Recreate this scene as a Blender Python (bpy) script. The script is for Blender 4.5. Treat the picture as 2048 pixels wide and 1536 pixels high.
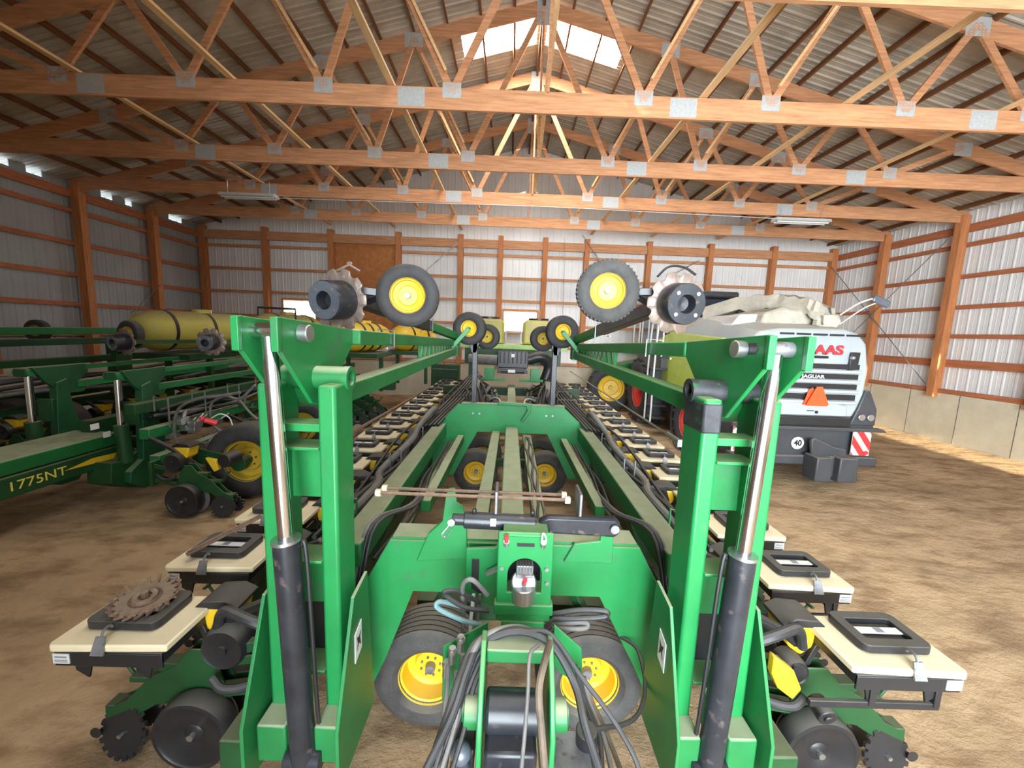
import bpy, bmesh, math, random
from mathutils import Vector, Matrix, noise
random.seed(7)
PI=math.pi
V=Vector
sc=bpy.context.scene
for o in list(bpy.data.objects): bpy.data.objects.remove(o)
COL=sc.collection
# ------------------------------------------------------------ camera
F=785.0; CH=2.35
pit=math.radians(7.45); roll=math.radians(2.1); yaw=math.radians(0.42)
cf=V((math.sin(yaw)*math.cos(pit),math.cos(yaw)*math.cos(pit),-math.sin(pit)))
r0=V((math.cos(yaw),-math.sin(yaw),0)); u0=r0.cross(cf)
cr=r0*math.cos(roll)+u0*math.sin(roll); cu=-r0*math.sin(roll)+u0*math.cos(roll)
CAM=V((0,0,CH))
cd=bpy.data.cameras.new('camera'); cam=bpy.data.objects.new('camera',cd); COL.objects.link(cam)
cd.sensor_fit='HORIZONTAL'; cd.sensor_width=36; cd.lens=36*F/2048; cd.clip_start=.05; cd.clip_end=300
m=Matrix((cr,cu,-cf)).transposed().to_4x4(); m.translation=CAM; cam.matrix_world=m
sc.camera=cam
def at(x,y,Y):
    d=cf+cr*((x-1024)/F)-cu*((y-768)/F)
    return CAM+d*(Y/d.y)
# ------------------------------------------------------------ world, sun, lights, exposure
w=bpy.data.worlds.new('sky'); sc.world=w; w.use_nodes=True
bg=w.node_tree.nodes['Background']; bg.inputs[0].default_value=(.72,.86,1,1); bg.inputs[1].default_value=2.2
def light(name,typ,loc,rot,power,color,**k):
    l=bpy.data.lights.new(name,typ); l.energy=power; l.color=color
    for a,b in k.items(): setattr(l,a,b)
    o=bpy.data.objects.new(name,l); o.location=loc; o.rotation_euler=rot; COL.objects.link(o); return o
# low sun that reaches in through the open door behind the camera
light('sun','SUN',(0,-30,10),(math.radians(90-14),0,math.radians(-1.5)),11,(1,.9,.68),angle=math.radians(.6))
# daylight of the big open door behind the camera
light('door_daylight','AREA',(2.2,-4.3,2.5),(PI/2,0,math.radians(-21)),720,(.84,.93,1),shape='RECTANGLE',size=6.6,size_y=4.4,spread=math.radians(112))
# wide area lamp below the ridge, shining down above the camera
light('ridge_area_light','AREA',(.4,0.5,7.6),(0,0,0),150,(1,.96,.9),shape='RECTANGLE',size=2.6,size_y=7)
sc.view_settings.view_transform='Standard'; sc.view_settings.look='None'
sc.view_settings.exposure=0.75; sc.view_settings.gamma=1; sc.view_settings.use_curve_mapping=False
# ------------------------------------------------------------ materials
def mat(name,col,rough=.5,metal=0,dust=None,dust_amt=.8,nscale=3,var=.25,bump=0,bscale=40,spec=.5,rust=None,rust_amt=0,stretch=None,coat=0):
    m=bpy.data.materials.new(name); m.use_nodes=True; nt=m.node_tree; N=nt.nodes; L=nt.links
    b=N['Principled BSDF']; b.inputs['Roughness'].default_value=rough; b.inputs['Metallic'].default_value=metal
    b.inputs['Specular IOR Level'].default_value=spec
    b.inputs['Coat Weight'].default_value=coat
    tc=N.new('ShaderNodeTexCoord'); src=tc.outputs['Object']
    if stretch:
        mp=N.new('ShaderNodeMapping'); mp.inputs['Scale'].default_value=stretch; L.new(src,mp.inputs[0]); src=mp.outputs[0]
    n=N.new('ShaderNodeTexNoise'); n.inputs['Scale'].default_value=nscale; n.inputs['Detail'].default_value=6; n.inputs['Roughness'].default_value=.65
    L.new(src,n.inputs['Vector'])
    cr_=N.new('ShaderNodeValToRGB'); L.new(n.outputs[0],cr_.inputs[0])
    c=V(col); lo=c*(1-var); hi=c*(1+var)
    cr_.color_ramp.elements[0].position=.3; cr_.color_ramp.elements[1].position=.7
    cr_.color_ramp.elements[0].color=(*lo,1); cr_.color_ramp.elements[1].color=(min(hi.x,1),min(hi.y,1),min(hi.z,1),1)
    out=cr_.outputs[0]
    def mix(fac,a,colr):
        x=N.new('ShaderNodeMix'); x.data_type='RGBA'; L.new(fac,x.inputs[0]); L.new(a,x.inputs[6]); x.inputs[7].default_value=(*colr,1); return x.outputs[2]
    def mth(op,a,b_,clamp=False):
        x=N.new('ShaderNodeMath'); x.operation=op; x.use_clamp=clamp
        for i,q in enumerate((a,b_)):
            if q is None: continue
            if isinstance(q,(int,float)): x.inputs[i].default_value=q
            else: L.new(q,x.inputs[i])
        return x.outputs[0]
    if rust:
        n2=N.new('ShaderNodeTexNoise'); n2.inputs['Scale'].default_value=nscale*2.3; n2.inputs['Detail'].default_value=8; L.new(src,n2.inputs['Vector'])
        f=mth('MULTIPLY',mth('SUBTRACT',n2.outputs[0],.62-rust_amt*.3),8,True); out=mix(f,out,rust)
    if dust:   # dust that has settled on faces turned upwards
        g=N.new('ShaderNodeNewGeometry'); s=N.new('ShaderNodeSeparateXYZ'); L.new(g.outputs['Normal'],s.inputs[0])
        mr=N.new('ShaderNodeMapRange'); mr.interpolation_type='SMOOTHSTEP'; mr.inputs[1].default_value=.35; mr.inputs[2].default_value=.95; L.new(s.outputs[2],mr.inputs[0])
        n3=N.new('ShaderNodeTexNoise'); n3.inputs['Scale'].default_value=9; n3.inputs['Detail'].default_value=7; L.new(tc.outputs['Object'],n3.inputs['Vector'])
        f=mth('MULTIPLY',mr.outputs[0],mth('ADD',mth('MULTIPLY',n3.outputs[0],.7),.55,True)); f=mth('MULTIPLY',f,dust_amt)
        out=mix(f,out,dust)
        rr=mth('ADD',mth('MULTIPLY',f,.5),rough,True); L.new(rr,b.inputs['Roughness'])
    L.new(out,b.inputs['Base Color'])
    if bump:
        nb=N.new('ShaderNodeTexNoise'); nb.inputs['Scale'].default_value=bscale; nb.inputs['Detail'].default_value=5; L.new(src,nb.inputs['Vector'])
        bp=N.new('ShaderNodeBump'); bp.inputs['Strength'].default_value=bump; bp.inputs['Distance'].default_value=.02; L.new(nb.outputs[0],bp.inputs['Height']); L.new(bp.outputs[0],b.inputs['Normal'])
    return m
def emit(name,col,s):
    m=bpy.data.materials.new(name); m.use_nodes=True; nt=m.node_tree; nt.nodes.clear()
    e=nt.nodes.new('ShaderNodeEmission'); e.inputs[0].default_value=(*col,1); e.inputs[1].default_value=s
    o=nt.nodes.new('ShaderNodeOutputMaterial'); nt.links.new(e.outputs[0],o.inputs[0]); return m
DUST=(.36,.35,.22)
GREEN=mat('green_paint',(.013,.215,.055),.40,dust=(.26,.36,.17),dust_amt=.62,var=.16,spec=.5,rust=(.04,.17,.07),rust_amt=.12)
GREENS=mat('green_paint_shaded',(.011,.085,.03),.45,dust=(.26,.34,.17),dust_amt=.7,var=.25)  # left planter's green, darkened to put its shade into the colour
GREEND=mat('green_paint_dusty',(.014,.17,.045),.45,dust=(.38,.40,.26),dust_amt=.95,var=.2)
GREENO=mat('green_paint_dark',(.009,.06,.016),.5,dust=(.17,.18,.10),dust_amt=.7,var=.3)  # darkened green; shade on row units and left planters is in the colour
YEL=mat('yellow_paint',(.78,.50,.02),.4,var=.08,dust=(.5,.38,.12),dust_amt=.5)
YELD=mat('yellow_tank',(.46,.40,.08),.45,var=.15,nscale=1.5,dust=(.30,.24,.12),dust_amt=.9)
YELR=mat('yellow_rim_dusty',(.55,.38,.03),.5,var=.25,nscale=5)
BLK=mat('black_plastic',(.018,.018,.020),.38,dust=(.13,.12,.10),dust_amt=.75,var=.3)
BLKP=mat('black_paint',(.022,.024,.03),.33,rust=(.12,.09,.08),rust_amt=.02,var=.4,nscale=8)
RUB=mat('tyre_rubber',(.035,.034,.035),.7,dust=(.16,.145,.12),dust_amt=.75,var=.3,nscale=8,bump=.15,bscale=60)
RUBW=mat('tyre_rubber_worn',(.06,.058,.055),.75,dust=(.21,.18,.14),dust_amt=.9,var=.35,nscale=10,bump=.3,bscale=60)
HOSE=mat('hose_rubber',(.025,.025,.027),.5,dust=(.14,.13,.12),dust_amt=.6,var=.4,nscale=9)
HOSEG=mat('hose_grey',(.14,.135,.13),.6,dust=(.3,.28,.24),dust_amt=.7,var=.3,nscale=9)
HOSEB=mat('hose_brown',(.16,.12,.085),.7,var=.35,nscale=12)
HOSET=mat('hose_teal',(.14,.28,.29),.45,var=.2,dust=(.3,.33,.33),dust_amt=.6)
CHROME=mat('chrome_rod',(.70,.72,.76),.16,metal=1,var=.12,nscale=30,stretch=(1,1,.1))
STEEL=mat('bright_steel',(.48,.49,.5),.35,metal=.9,var=.2)
STEELD=mat('dull_steel',(.25,.25,.26),.5,metal=.6,var=.35,rust=(.14,.07,.04),rust_amt=.1,nscale=10)
RUST=mat('rusty_steel',(.15,.085,.055),.75,metal=.1,var=.4,nscale=18,bump=.3,dust=(.26,.20,.14),dust_amt=.8)
DISC=mat('worn_disc_steel',(.27,.205,.17),.45,metal=.35,var=.35,nscale=6,rust=(.45,.42,.39),rust_amt=.1)
HUBG=mat('hub_grey',(.13,.15,.18),.32,metal=.35,var=.25)
DRUMK=mat('worn_black_boss',(.03,.03,.035),.55,var=.6,nscale=14,rust=(.02,.12,.04),rust_amt=.06)
CREAM=mat('cream_plastic',(.80,.69,.46),.5,var=.07,dust=(.62,.53,.36),dust_amt=.35,nscale=6)
WHITE=mat('white_label',(.72,.72,.70),.5,var=.05)
GREYL=mat('grey_print',(.25,.27,.30),.5,var=.1)
RED=mat('red_plastic',(.7,.04,.05),.4,var=.1)
ORG=mat('orange_sign',(.95,.09,.02),.45,var=.03)
REDR=mat('red_rim',(.62,.04,.02),.45,var=.15)
SILVER=mat('silver_paint',(.40,.44,.46),.35,metal=.1,var=.06,dust=(.52,.48,.40),dust_amt=.7)
LIME=mat('lime_paint',(.42,.52,.06),.45,var=.1,dust=(.45,.45,.25),dust_amt=.8)
DGREY=mat('dark_grey_body',(.045,.047,.052),.5,var=.2,dust=(.22,.20,.17),dust_amt=.8)
CANVAS=mat('dusty_canvas',(.42,.38,.31),.8,var=.2,nscale=5,bump=.5,bscale=12)
GLASS=mat('dark_glass',(.03,.045,.07),.08,var=.1,spec=.9)
WREDT=mat('chevron_red',(.55,.03,.03),.5,var=.08)
WCREAM=mat('white_paint',(.62,.62,.60),.45,var=.06)
WOOD=mat('fir_wood',(.55,.27,.135),.7,var=.28,nscale=2.2,stretch=(1,14,14),bump=.08,spec=.25)
WOODV=mat('fir_wood_upright',(.52,.205,.08),.7,var=.28,nscale=2.2,stretch=(14,14,1),bump=.08,spec=.25)
WOODY=mat('fir_wood_lengthwise',(.44,.155,.07),.7,var=.28,nscale=2.2,stretch=(14,1,14),spec=.25)
WOODL=mat('pale_pine',(.78,.52,.27),.65,var=.18,nscale=2.2,stretch=(14,1,14),spec=.25)
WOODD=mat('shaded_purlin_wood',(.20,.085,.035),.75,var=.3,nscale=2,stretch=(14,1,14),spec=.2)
OSB=mat('plywood',(.50,.19,.055),.7,var=.22,nscale=7,bump=.1)
PLATE=mat('galvanised_plate',(.45,.47,.47),.45,metal=.15,var=.12,nscale=30)
CONC=mat('concrete',(.62,.56,.42),.85,var=.12,nscale=1.8,bump=.15)
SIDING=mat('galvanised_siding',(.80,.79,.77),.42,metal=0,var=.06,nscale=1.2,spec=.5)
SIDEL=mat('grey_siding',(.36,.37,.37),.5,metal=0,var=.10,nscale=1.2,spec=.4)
ROOFM=mat('roof_sheet',(.46,.42,.35),.6,metal=0,var=.25,nscale=1.5,bump=.3,bscale=9)
def ground_mat():
    m=mat('dirt_floor',(.50,.35,.205),.95,var=.24,nscale=.9,spec=.15)
    nt=m.node_tree; N=nt.nodes; L=nt.links; b=N['Principled BSDF']
    tc=N.new('ShaderNodeTexCoord')
    n1=N.new('ShaderNodeTexNoise'); n1.inputs['Scale'].default_value=7; n1.inputs['Detail'].default_value=9; n1.inputs['Roughness'].default_value=.7; L.new(tc.outputs['Object'],n1.inputs['Vector'])
    mp=N.new('ShaderNodeMapping'); mp.inputs['Scale'].default_value=(.8,1.7,1); mp.inputs['Rotation'].default_value=(0,0,.35); L.new(tc.outputs['Object'],mp.inputs[0])
    n2=N.new('ShaderNodeTexNoise'); n2.inputs['Scale'].default_value=2.4; n2.inputs['Detail'].default_value=7; n2.inputs['Roughness'].default_value=.6; L.new(mp.outputs[0],n2.inputs['Vector'])
    a=N.new('ShaderNodeMath'); a.operation='ADD'; L.new(n1.outputs[0],a.inputs[0]); L.new(n2.outputs[0],a.inputs[1])
    bp=N.new('ShaderNodeBump'); bp.inputs['Strength'].default_value=.9; bp.inputs['Distance'].default_value=.045; L.new(a.outputs[0],bp.inputs['Height']); L.new(bp.outputs[0],b.inputs['Normal'])
    # darker damp / oily patches
    cr_=N.new('ShaderNodeValToRGB'); cr_.color_ramp.elements[0].position=.36; cr_.color_ramp.elements[0].color=(.5,.44,.4,1); cr_.color_ramp.elements[1].position=.52; cr_.color_ramp.elements[1].color=(1,1,1,1)
    L.new(n2.outputs[0],cr_.inputs[0])
    x=N.new('ShaderNodeMix'); x.data_type='RGBA'; x.blend_type='MULTIPLY'; x.inputs[0].default_value=.75
    old=b.inputs['Base Color'].links[0].from_socket; L.new(old,x.inputs[6]); L.new(cr_.outputs[0],x.inputs[7]); L.new(x.outputs[2],b.inputs['Base Color'])
    return m
DIRT=ground_mat()
SKYLT=emit('skylight_panel',(1,.97,.92),30.0)
WINLT=emit('bright_window_pane',(1,1,1),9.0)
# ------------------------------------------------------------ mesh helpers
class MB:
    def __init__(s): s.v=[]; s.f=[]; s.M=Matrix.Identity(4)
    def add(s,vs,fs):
        n=len(s.v); s.v+= [s.M@V(p) for p in vs]; s.f+=[tuple(i+n for i in q) for q in fs]; return s
    def box(s,c,d,R=None):
        c=V(c); x,y,z=[q/2 for q in d]
        P=[V((a,b,e)) for a in(-x,x) for b in(-y,y) for e in(-z,z)]
        if R is not None: P=[R@p for p in P]
        return s.add([p+c for p in P],[(0,1,3,2),(4,6,7,5),(0,4,5,1),(2,3,7,6),(0,2,6,4),(1,5,7,3)])
    def bar(s,p,q,w,h,up=(0,0,1)):
        p=V(p);q=V(q);d=(q-p); l=d.length; d.normalize(); up=V(up)
        if abs(d.dot(up))>.98: up=V((0,1,0))
        sx=d.cross(up).normalized(); uz=sx.cross(d).normalized()
        P=[]
        for e in(p,q):
            for a,b in((-1,-1),(1,-1),(1,1),(-1,1)): P.append(e+sx*(a*w/2)+uz*(b*h/2))
        return s.add(P,[(3,2,1,0),(4,5,6,7),(0,1,5,4),(1,2,6,5),(2,3,7,6),(3,0,4,7)])
    def frame(s,d):
        d=V(d).normalized(); a=V((0,0,1)) if abs(d.z)<.9 else V((0,1,0))
        x=d.cross(a).normalized(); return x,d.cross(x).normalized(),d
    def cyl(s,p,q,r,n=20,r2=None,cap=True):
        p=V(p);q=V(q); x,y,d=s.frame(q-p); r2=r if r2 is None else r2
        P=[]
        for e,rr in((p,r),(q,r2)):
            for i in range(n): a=2*PI*i/n; P.append(e+x*(rr*math.cos(a))+y*(rr*math.sin(a)))
        F_=[(i,(i+1)%n,n+(i+1)%n,n+i) for i in range(n)]
        if cap: F_+=[tuple(range(n))[::-1],tuple(range(n,2*n))]
        return s.add(P,F_)
    def lathe(s,c,ax,prof,n=40,closed=True):  # prof: (r, h) loop
        c=V(c); x,y,d=s.frame(ax); k=len(prof); P=[]
        for i in range(n):
            a=2*PI*i/n; e=x*math.cos(a)+y*math.sin(a)
            for r,h in prof: P.append(c+e*r+d*h)
        kk=k if closed else k-1
        F_=[(i*k+j,i*k+(j+1)%k,((i+1)%n)*k+(j+1)%k,((i+1)%n)*k+j) for i in range(n) for j in range(kk)]
        return s.add(P,F_)
    def gear(s,c,ax,prof2,th,n):  # prof2(angle)->radius ; flat disc of thickness th
        c=V(c); x,y,d=s.frame(ax); P=[]
        for h in(-th/2,th/2):
            P.append(c+d*h)
            for i in range(n):
                a=2*PI*i/n; r=prof2(a); P.append(c+x*(r*math.cos(a))+y*(r*math.sin(a))+d*h)
        m=n+1
        F_=[(0,1+(i+1)%n,1+i) for i in range(n)]+[(m,m+1+i,m+1+(i+1)%n) for i in range(n)]+[(1+i,1+(i+1)%n,m+1+(i+1)%n,m+1+i) for i in range(n)]
        return s.add(P,F_)
    def prism(s,poly,o,ex,ey,th):  # polygon in plane (ex,ey) at o, thickness along normal (centred)
        ex=V(ex);ey=V(ey); nrm=ex.cross(ey).normalized(); o=V(o); n=len(poly)
        P=[o+ex*a+ey*b+nrm*(-th/2) for a,b in poly]+[o+ex*a+ey*b+nrm*(th/2) for a,b in poly]
        return s.add(P,[tuple(range(n))[::-1],tuple(range(n,2*n))]+[(i,(i+1)%n,n+(i+1)%n,n+i) for i in range(n)])
    def ring(s,outer,inner,o,ex,ey,th):
        ex=V(ex);ey=V(ey);nrm=ex.cross(ey).normalized();o=V(o);n=len(outer);P=[]
        for h in(-th/2,th/2):
            for L in(outer,inner): P+=[o+ex*a+ey*b+nrm*h for a,b in L]
        F_=[]
        for i in range(n):
            j=(i+1)%n
            F_+=[(i,i+n,j+n,j),(2*n+i,2*n+j,3*n+j,3*n+i),(i,j,2*n+j,2*n+i),(n+i,3*n+i,3*n+j,n+j)]
        return s.add(P,F_)
    def tube(s,pts,r,n=8,sub=6,smooth=True):
        pts=[V(p) for p in pts]
        if smooth and len(pts)>2:
            q=[pts[0]*2-pts[1]]+pts+[pts[-1]*2-pts[-2]]; out=[]
            for i in range(1,len(q)-2):
                for k in range(sub):
                    t=k/sub; a,b,c,d=q[i-1],q[i],q[i+1],q[i+2]
                    out.append(.5*((2*b)+(c-a)*t+(2*a-5*b+4*c-d)*t*t+(-a+3*b-3*c+d)*t**3))
            out.append(pts[-1]); pts=out
        P=[];x=None
        for i,p in enumerate(pts):
            d=(pts[min(i+1,len(pts)-1)]-pts[max(i-1,0)]).normalized()
            if x is None: x=s.frame(d)[0]
            x=(x-d*x.dot(d)).normalized(); y=d.cross(x)
            for k in range(n): a=2*PI*k/n; P.append(p+x*(r*math.cos(a))+y*(r*math.sin(a)))
        m=len(pts)
        F_=[(i*n+k,i*n+(k+1)%n,(i+1)*n+(k+1)%n,(i+1)*n+k) for i in range(m-1) for k in range(n)]
        F_+=[tuple(range(n))[::-1],tuple(range((m-1)*n,m*n))]
        return s.add(P,F_)
    def sphere(s,c,r,n=12,sz=(1,1,1)):
        c=V(c);P=[];F_=[]
        for i in range(n+1):
            t=PI*i/n
            for j in range(2*n):
                a=PI*j/n; P.append(c+V((math.sin(t)*math.cos(a)*r*sz[0],math.sin(t)*math.sin(a)*r*sz[1],math.cos(t)*r*sz[2])))
        for i in range(n):
            for j in range(2*n):
                k=(j+1)%(2*n); F_.append((i*2*n+j,(i+1)*2*n+j,(i+1)*2*n+k,i*2*n+k))
        return s.add(P,F_)
    def build(s,name,mt,parent=None,bev=0,flat=False):
        me=bpy.data.meshes.new(name); me.from_pydata([tuple(p) for p in s.v],[],s.f)
        bm=bmesh.new(); bm.from_mesh(me); bmesh.ops.remove_doubles(bm,verts=bm.verts,dist=1e-5); bmesh.ops.recalc_face_normals(bm,faces=bm.faces); bm.to_mesh(me); bm.free()
        if not flat:
            me.shade_smooth(); me.set_sharp_from_angle(angle=math.radians(35))
        me.materials.append(mt); o=bpy.data.objects.new(name,me); COL.objects.link(o)
        if parent is not None: o.parent=parent
        if bev:
            b=o.modifiers.new('bevel','BEVEL'); b.width=bev; b.segments=2; b.limit_method='ANGLE'; b.angle_limit=math.radians(40); b.harden_normals=False
        return o
def tag(o,label=None,cat=None,group=None,kind=None):
    if label:o['label']=label
    if cat:o['category']=cat
    if group:o['group']=group
    if kind:o['kind']=kind
    return o
def empty(name,loc=(0,0,0),rz=0,parent=None):
    o=bpy.data.objects.new(name,None); COL.objects.link(o); o.location=loc; o.rotation_euler=(0,0,rz); o.empty_display_size=.1
    if parent: o.parent=parent
    return o
def struct(o): o['kind']='structure'; return o
def copy_tree(o,parent=None):
    c=o.copy(); COL.objects.link(c); c.parent=parent
    for ch in list(o.children): copy_tree(ch,c)
    return c
_tn=[0]
def trim(mb,mt,bev=0):
    _tn[0]+=1; return struct(mb.build('trim_%d'%_tn[0],mt,None,bev))
def text_mesh(name,body,size,mt,parent,o,ex,ey,ext=.004,bold=0,shear=0,sx=1,off=0):
    c=bpy.data.curves.new(name,'FONT'); c.body=body; c.size=size; c.extrude=ext; c.align_x='CENTER'; c.align_y='CENTER'; c.offset=bold; c.shear=shear
    t=bpy.data.objects.new(name,c); COL.objects.link(t)
    dg=bpy.context.evaluated_depsgraph_get(); me=bpy.data.meshes.new_from_object(t.evaluated_get(dg)); bpy.data.objects.remove(t)
    ex=V(ex).normalized();ey=V(ey).normalized();nz=ex.cross(ey)
    M=Matrix((ex*sx,ey,nz)).transposed().to_4x4(); M.translation=V(o); me.transform(M)
    me.materials.clear(); me.materials.append(mt); ob=bpy.data.objects.new(name,me); COL.objects.link(ob); ob.parent=parent; return ob
# ------------------------------------------------------------ building shell
XL,XR,XC,YF,YB,ZE,ZR=-10.85,11.25,.40,14.15,-5.0,5.44,8.57
YT=[4.0,6.02,8.1,10.1,12.1]
def ribbed(mb,p0,p1,up0,up1,nrm,step=.229,rib=.011):
    """sheet running from p0 to p1 with ribs; up0/up1 give its height vector at both ends"""
    p0=V(p0);p1=V(p1);L=(p1-p0).length;d=(p1-p0).normalized();nrm=V(nrm);n=int(L/step);pts=[]
    for i in range(n+1):
        a=i*step
        for da,h in((0,0),(.02,rib),(.045,rib),(.065,0),(.13,0),(.14,rib*.35),(.15,0)):
            t=a+da
            if t<=L: pts.append((t,h))
    pts.append((L,0)); P=[]
    for t,h in pts:
        b=p0+d*t+nrm*h; k=t/L; P+= [b, b+V(up0).lerp(V(up1),k)]
    mb.add(P,[(2*i,2*i+1,2*i+3,2*i+2) for i in range(len(pts)-1)])
def zroof(X): return ZR-(ZR-ZE-.30)*abs(X-XC)/(XR-XC)
# floor
nx,ny=150,150; mb=MB(); P=[];
for j in range(ny+1):
    for i in range(nx+1):
        x=-11.2+22.8*i/nx; y=-5.2+19.6*j/ny
        z=.022*noise.noise(V((x*.8,y*.8,0)))+.016*noise.noise(V((x*2.6,y*2.6,3)))-.02
        P.append((x,y,z))
mb.add(P,[(j*(nx+1)+i,j*(nx+1)+i+1,(j+1)*(nx+1)+i+1,(j+1)*(nx+1)+i) for j in range(ny) for i in range(nx)])
struct(mb.build('floor',DIRT))
# pale spill of dry chaff along the right wall
# walls
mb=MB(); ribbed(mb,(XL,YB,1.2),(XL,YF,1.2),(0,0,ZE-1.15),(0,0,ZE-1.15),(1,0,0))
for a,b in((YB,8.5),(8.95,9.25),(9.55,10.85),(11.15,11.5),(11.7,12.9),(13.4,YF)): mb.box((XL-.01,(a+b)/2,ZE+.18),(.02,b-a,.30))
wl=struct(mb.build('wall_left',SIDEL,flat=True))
mb=MB(); ribbed(mb,(XR,YF,1.2),(XR,YB,1.2),(0,0,ZE-.85),(0,0,ZE-.85),(-1,0,0)); struct(mb.build('wall_right',SIDING,flat=True))
mb=MB(); W1=(-8.0,-6.9,2.50,3.20); W2=(-.27,.88,2.36,3.10)
def farwall(x0,x1,z0,z1f):
    n=max(2,int((x1-x0)/.229)); 
    ribbed(mb,(x0,YF,z0),(x1,YF,z0),(0,0,z1f(x0)-z0),(0,0,z1f(x1)-z0),(0,-1,0))
top=lambda x: zroof(x)
c=lambda v:(lambda x:v)
for a,b in((XL,W1[0]),(W1[1],W2[0]),(W2[1],XR)):
    if a<XC<b: farwall(a,XC,1.2,top); farwall(XC,b,1.2,top)
    else: farwall(a,b,1.2,top)
farwall(W1[0],W1[1],1.2,c(W1[2])); farwall(W1[0],W1[1],W1[3],top)
farwall(W2[0],W2[1],1.2,c(W2[2])); farwall(W2[0],XC,W2[3],top); farwall(XC,W2[1],W2[3],top)
struct(mb.build('wall_far',SIDING,flat=True))
# wall behind the camera with its big open door and a gap at the right corner
mb=MB()
def bq(x0,x1,z0,z1): mb.box(((x0+x1)/2,YB,(z0+z1)/2),(x1-x0,.06,z1-z0))
bq(XL,-2.4,0,5.4); bq(6.8,9.3,0,5.4); bq(-2.4,6.8,4.9,5.4); bq(9.3,XR,4.9,5.4)
mb.prism([(XL,5.4),(XR,5.4),(XC,ZR)],(0,YB,0),(1,0,0),(0,0,1),.06)
struct(mb.build('wall_back',SIDING))
# unseen block added outside to keep the low sun off the big door
mb=MB(); mb.box((-5.7,-14,5),(30,4,10)); struct(mb.build('sun_blocker',SIDEL))
mb=MB(); mb.box((0,-13.3,-.06),(60,16.5,.1)); struct(mb.build('floor_yard',DIRT))
# concrete footing
for nm,cx,cy,dx,dy in(('baseboard_left',XL+.02,(YB+YF)/2,.3,YF-YB),('baseboard_right',XR-.0,(YB+YF)/2,.3,YF-YB),('baseboard_far',(XL+XR)/2,YF,XR-XL,.3)):
    mb=MB(); mb.box((cx,cy,.59),(dx,dy,1.24)); 
    struct(mb.build(nm,CONC))
# thin joints in the right footing
for Y in (7.2,8.35,9.5,10.7,11.9,13.1):
    mb=MB(); mb.box((XR-.152,Y,.6),(.008,.012,1.2)); trim(mb,STEELD)
# roof, both slopes, with the translucent panels left open between purlins
SK=[(XC-1.60,XC-.08),(XC+.12,XC+1.68)]; SY=(8.56,9.33)
def slope(sgn):
    mb=MB(); xe=XL-.25 if sgn<0 else XR+.25
    def sheet(x0,x1,y0,y1):   # x0 ridge side
        ribbed(mb,(x0,y0,zroof(x0)),(x0,y1,zroof(x0)),(x1-x0,0,zroof(x1)-zroof(x0)),(x1-x0,0,zroof(x1)-zroof(x0)),(0,0,-1),.229,.016)
    sheet(XC,xe,YB,SY[0]); sheet(XC,xe,SY[1],YF)
    a,b=SK[0] if sgn<0 else SK[1]
    if sgn<0: sheet(XC,b,*SY); sheet(a,xe,*SY)
    else: sheet(XC,a,*SY); sheet(b,xe,*SY)
    return mb
mb=slope(-1); m2=slope(1); mb.add(m2.v,m2.f); struct(mb.build('ceiling',ROOFM,flat=True))
for i,(a,b) in enumerate(SK):
    mb=MB(); P=[(a,SY[0],zroof(a)+.01),(b,SY[0],zroof(b)+.01),(b,SY[1],zroof(b)+.01),(a,SY[1],zroof(a)+.01)]
    mb.add(P,[(0,1,2,3)]); struct(mb.build('window_%d'%(3+i),SKYLT,flat=True))
# ridge board + purlins
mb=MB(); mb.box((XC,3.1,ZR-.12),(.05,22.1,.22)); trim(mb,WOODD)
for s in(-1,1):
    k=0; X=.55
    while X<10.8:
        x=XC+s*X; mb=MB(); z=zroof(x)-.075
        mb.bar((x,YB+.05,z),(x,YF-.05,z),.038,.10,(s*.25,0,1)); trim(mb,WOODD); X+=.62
# posts and girts, side walls
GZ=[5.30,4.90,4.13,3.38,2.66,1.98]
for s,xw in((-1,XL),(1,XR)):
    for Y in [2.0,4.0,6.02,8.1,10.1,12.1,14.0]:
        mb=MB(); mb.box((xw-s*.19,Y,(1.12+5.6)/2),(.2,.17,4.5)); trim(mb,WOODV)
    for i,z in enumerate(GZ):
        mb=MB(); h=.10 if i not in(5,0) else .19
        mb.box((xw-s*.07,(2+YF)/2,z),(.06,YF-2,h)); trim(mb,WOODY)
    mb=MB(); mb.box((xw-s*.12,(2+YF)/2,1.27),(.1,YF-2,.10)); trim(mb,WOODY)
# far wall posts, girts, header
FX=[-8.51,-6.26,-3.95,-1.82,-.45,1.08,2.51,4.65,6.77,8.95]
for x in FX:
    mb=MB(); mb.box((x,YF-.19,(1.2+5.6)/2),(.17,.19,4.4)); trim(mb,WOODV)
for z in(4.98,4.22,3.44,2.62,1.85):
    mb=MB()
    segs=[(XL,-6.26),(-3.95,XR)]
    if z in(2.62,): segs=[(XL,-8.0-.1),(-6.8,-6.26),(-3.95,-.35),(.98,XR)]
    for a,b in segs: mb.box(((a+b)/2,YF-.07,z),(b-a,.06,.095))
    trim(mb,WOOD)
mb=MB(); mb.box((XC-.2,YF-.2,5.32),(XR-XL-.2,.06,.28)); trim(mb,WOOD)
mb=MB(); mb.box((XC-.2,YF-.13,1.28),(XR-XL-.2,.14,.09)); trim(mb,WOOD)
# side posts framing the ends of far wall header and plywood
mb=MB(); mb.prism([(-6.16,2.2),(-4.05,2.2),(-4.05,5.45),(-6.16,5.45)],(0,YF-.10,0),(1,0,0),(0,0,1),.018)
tag(mb.build('plywood_panel',OSB),'tall orange plywood panel filling one bay of the far wall','panel')
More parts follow.
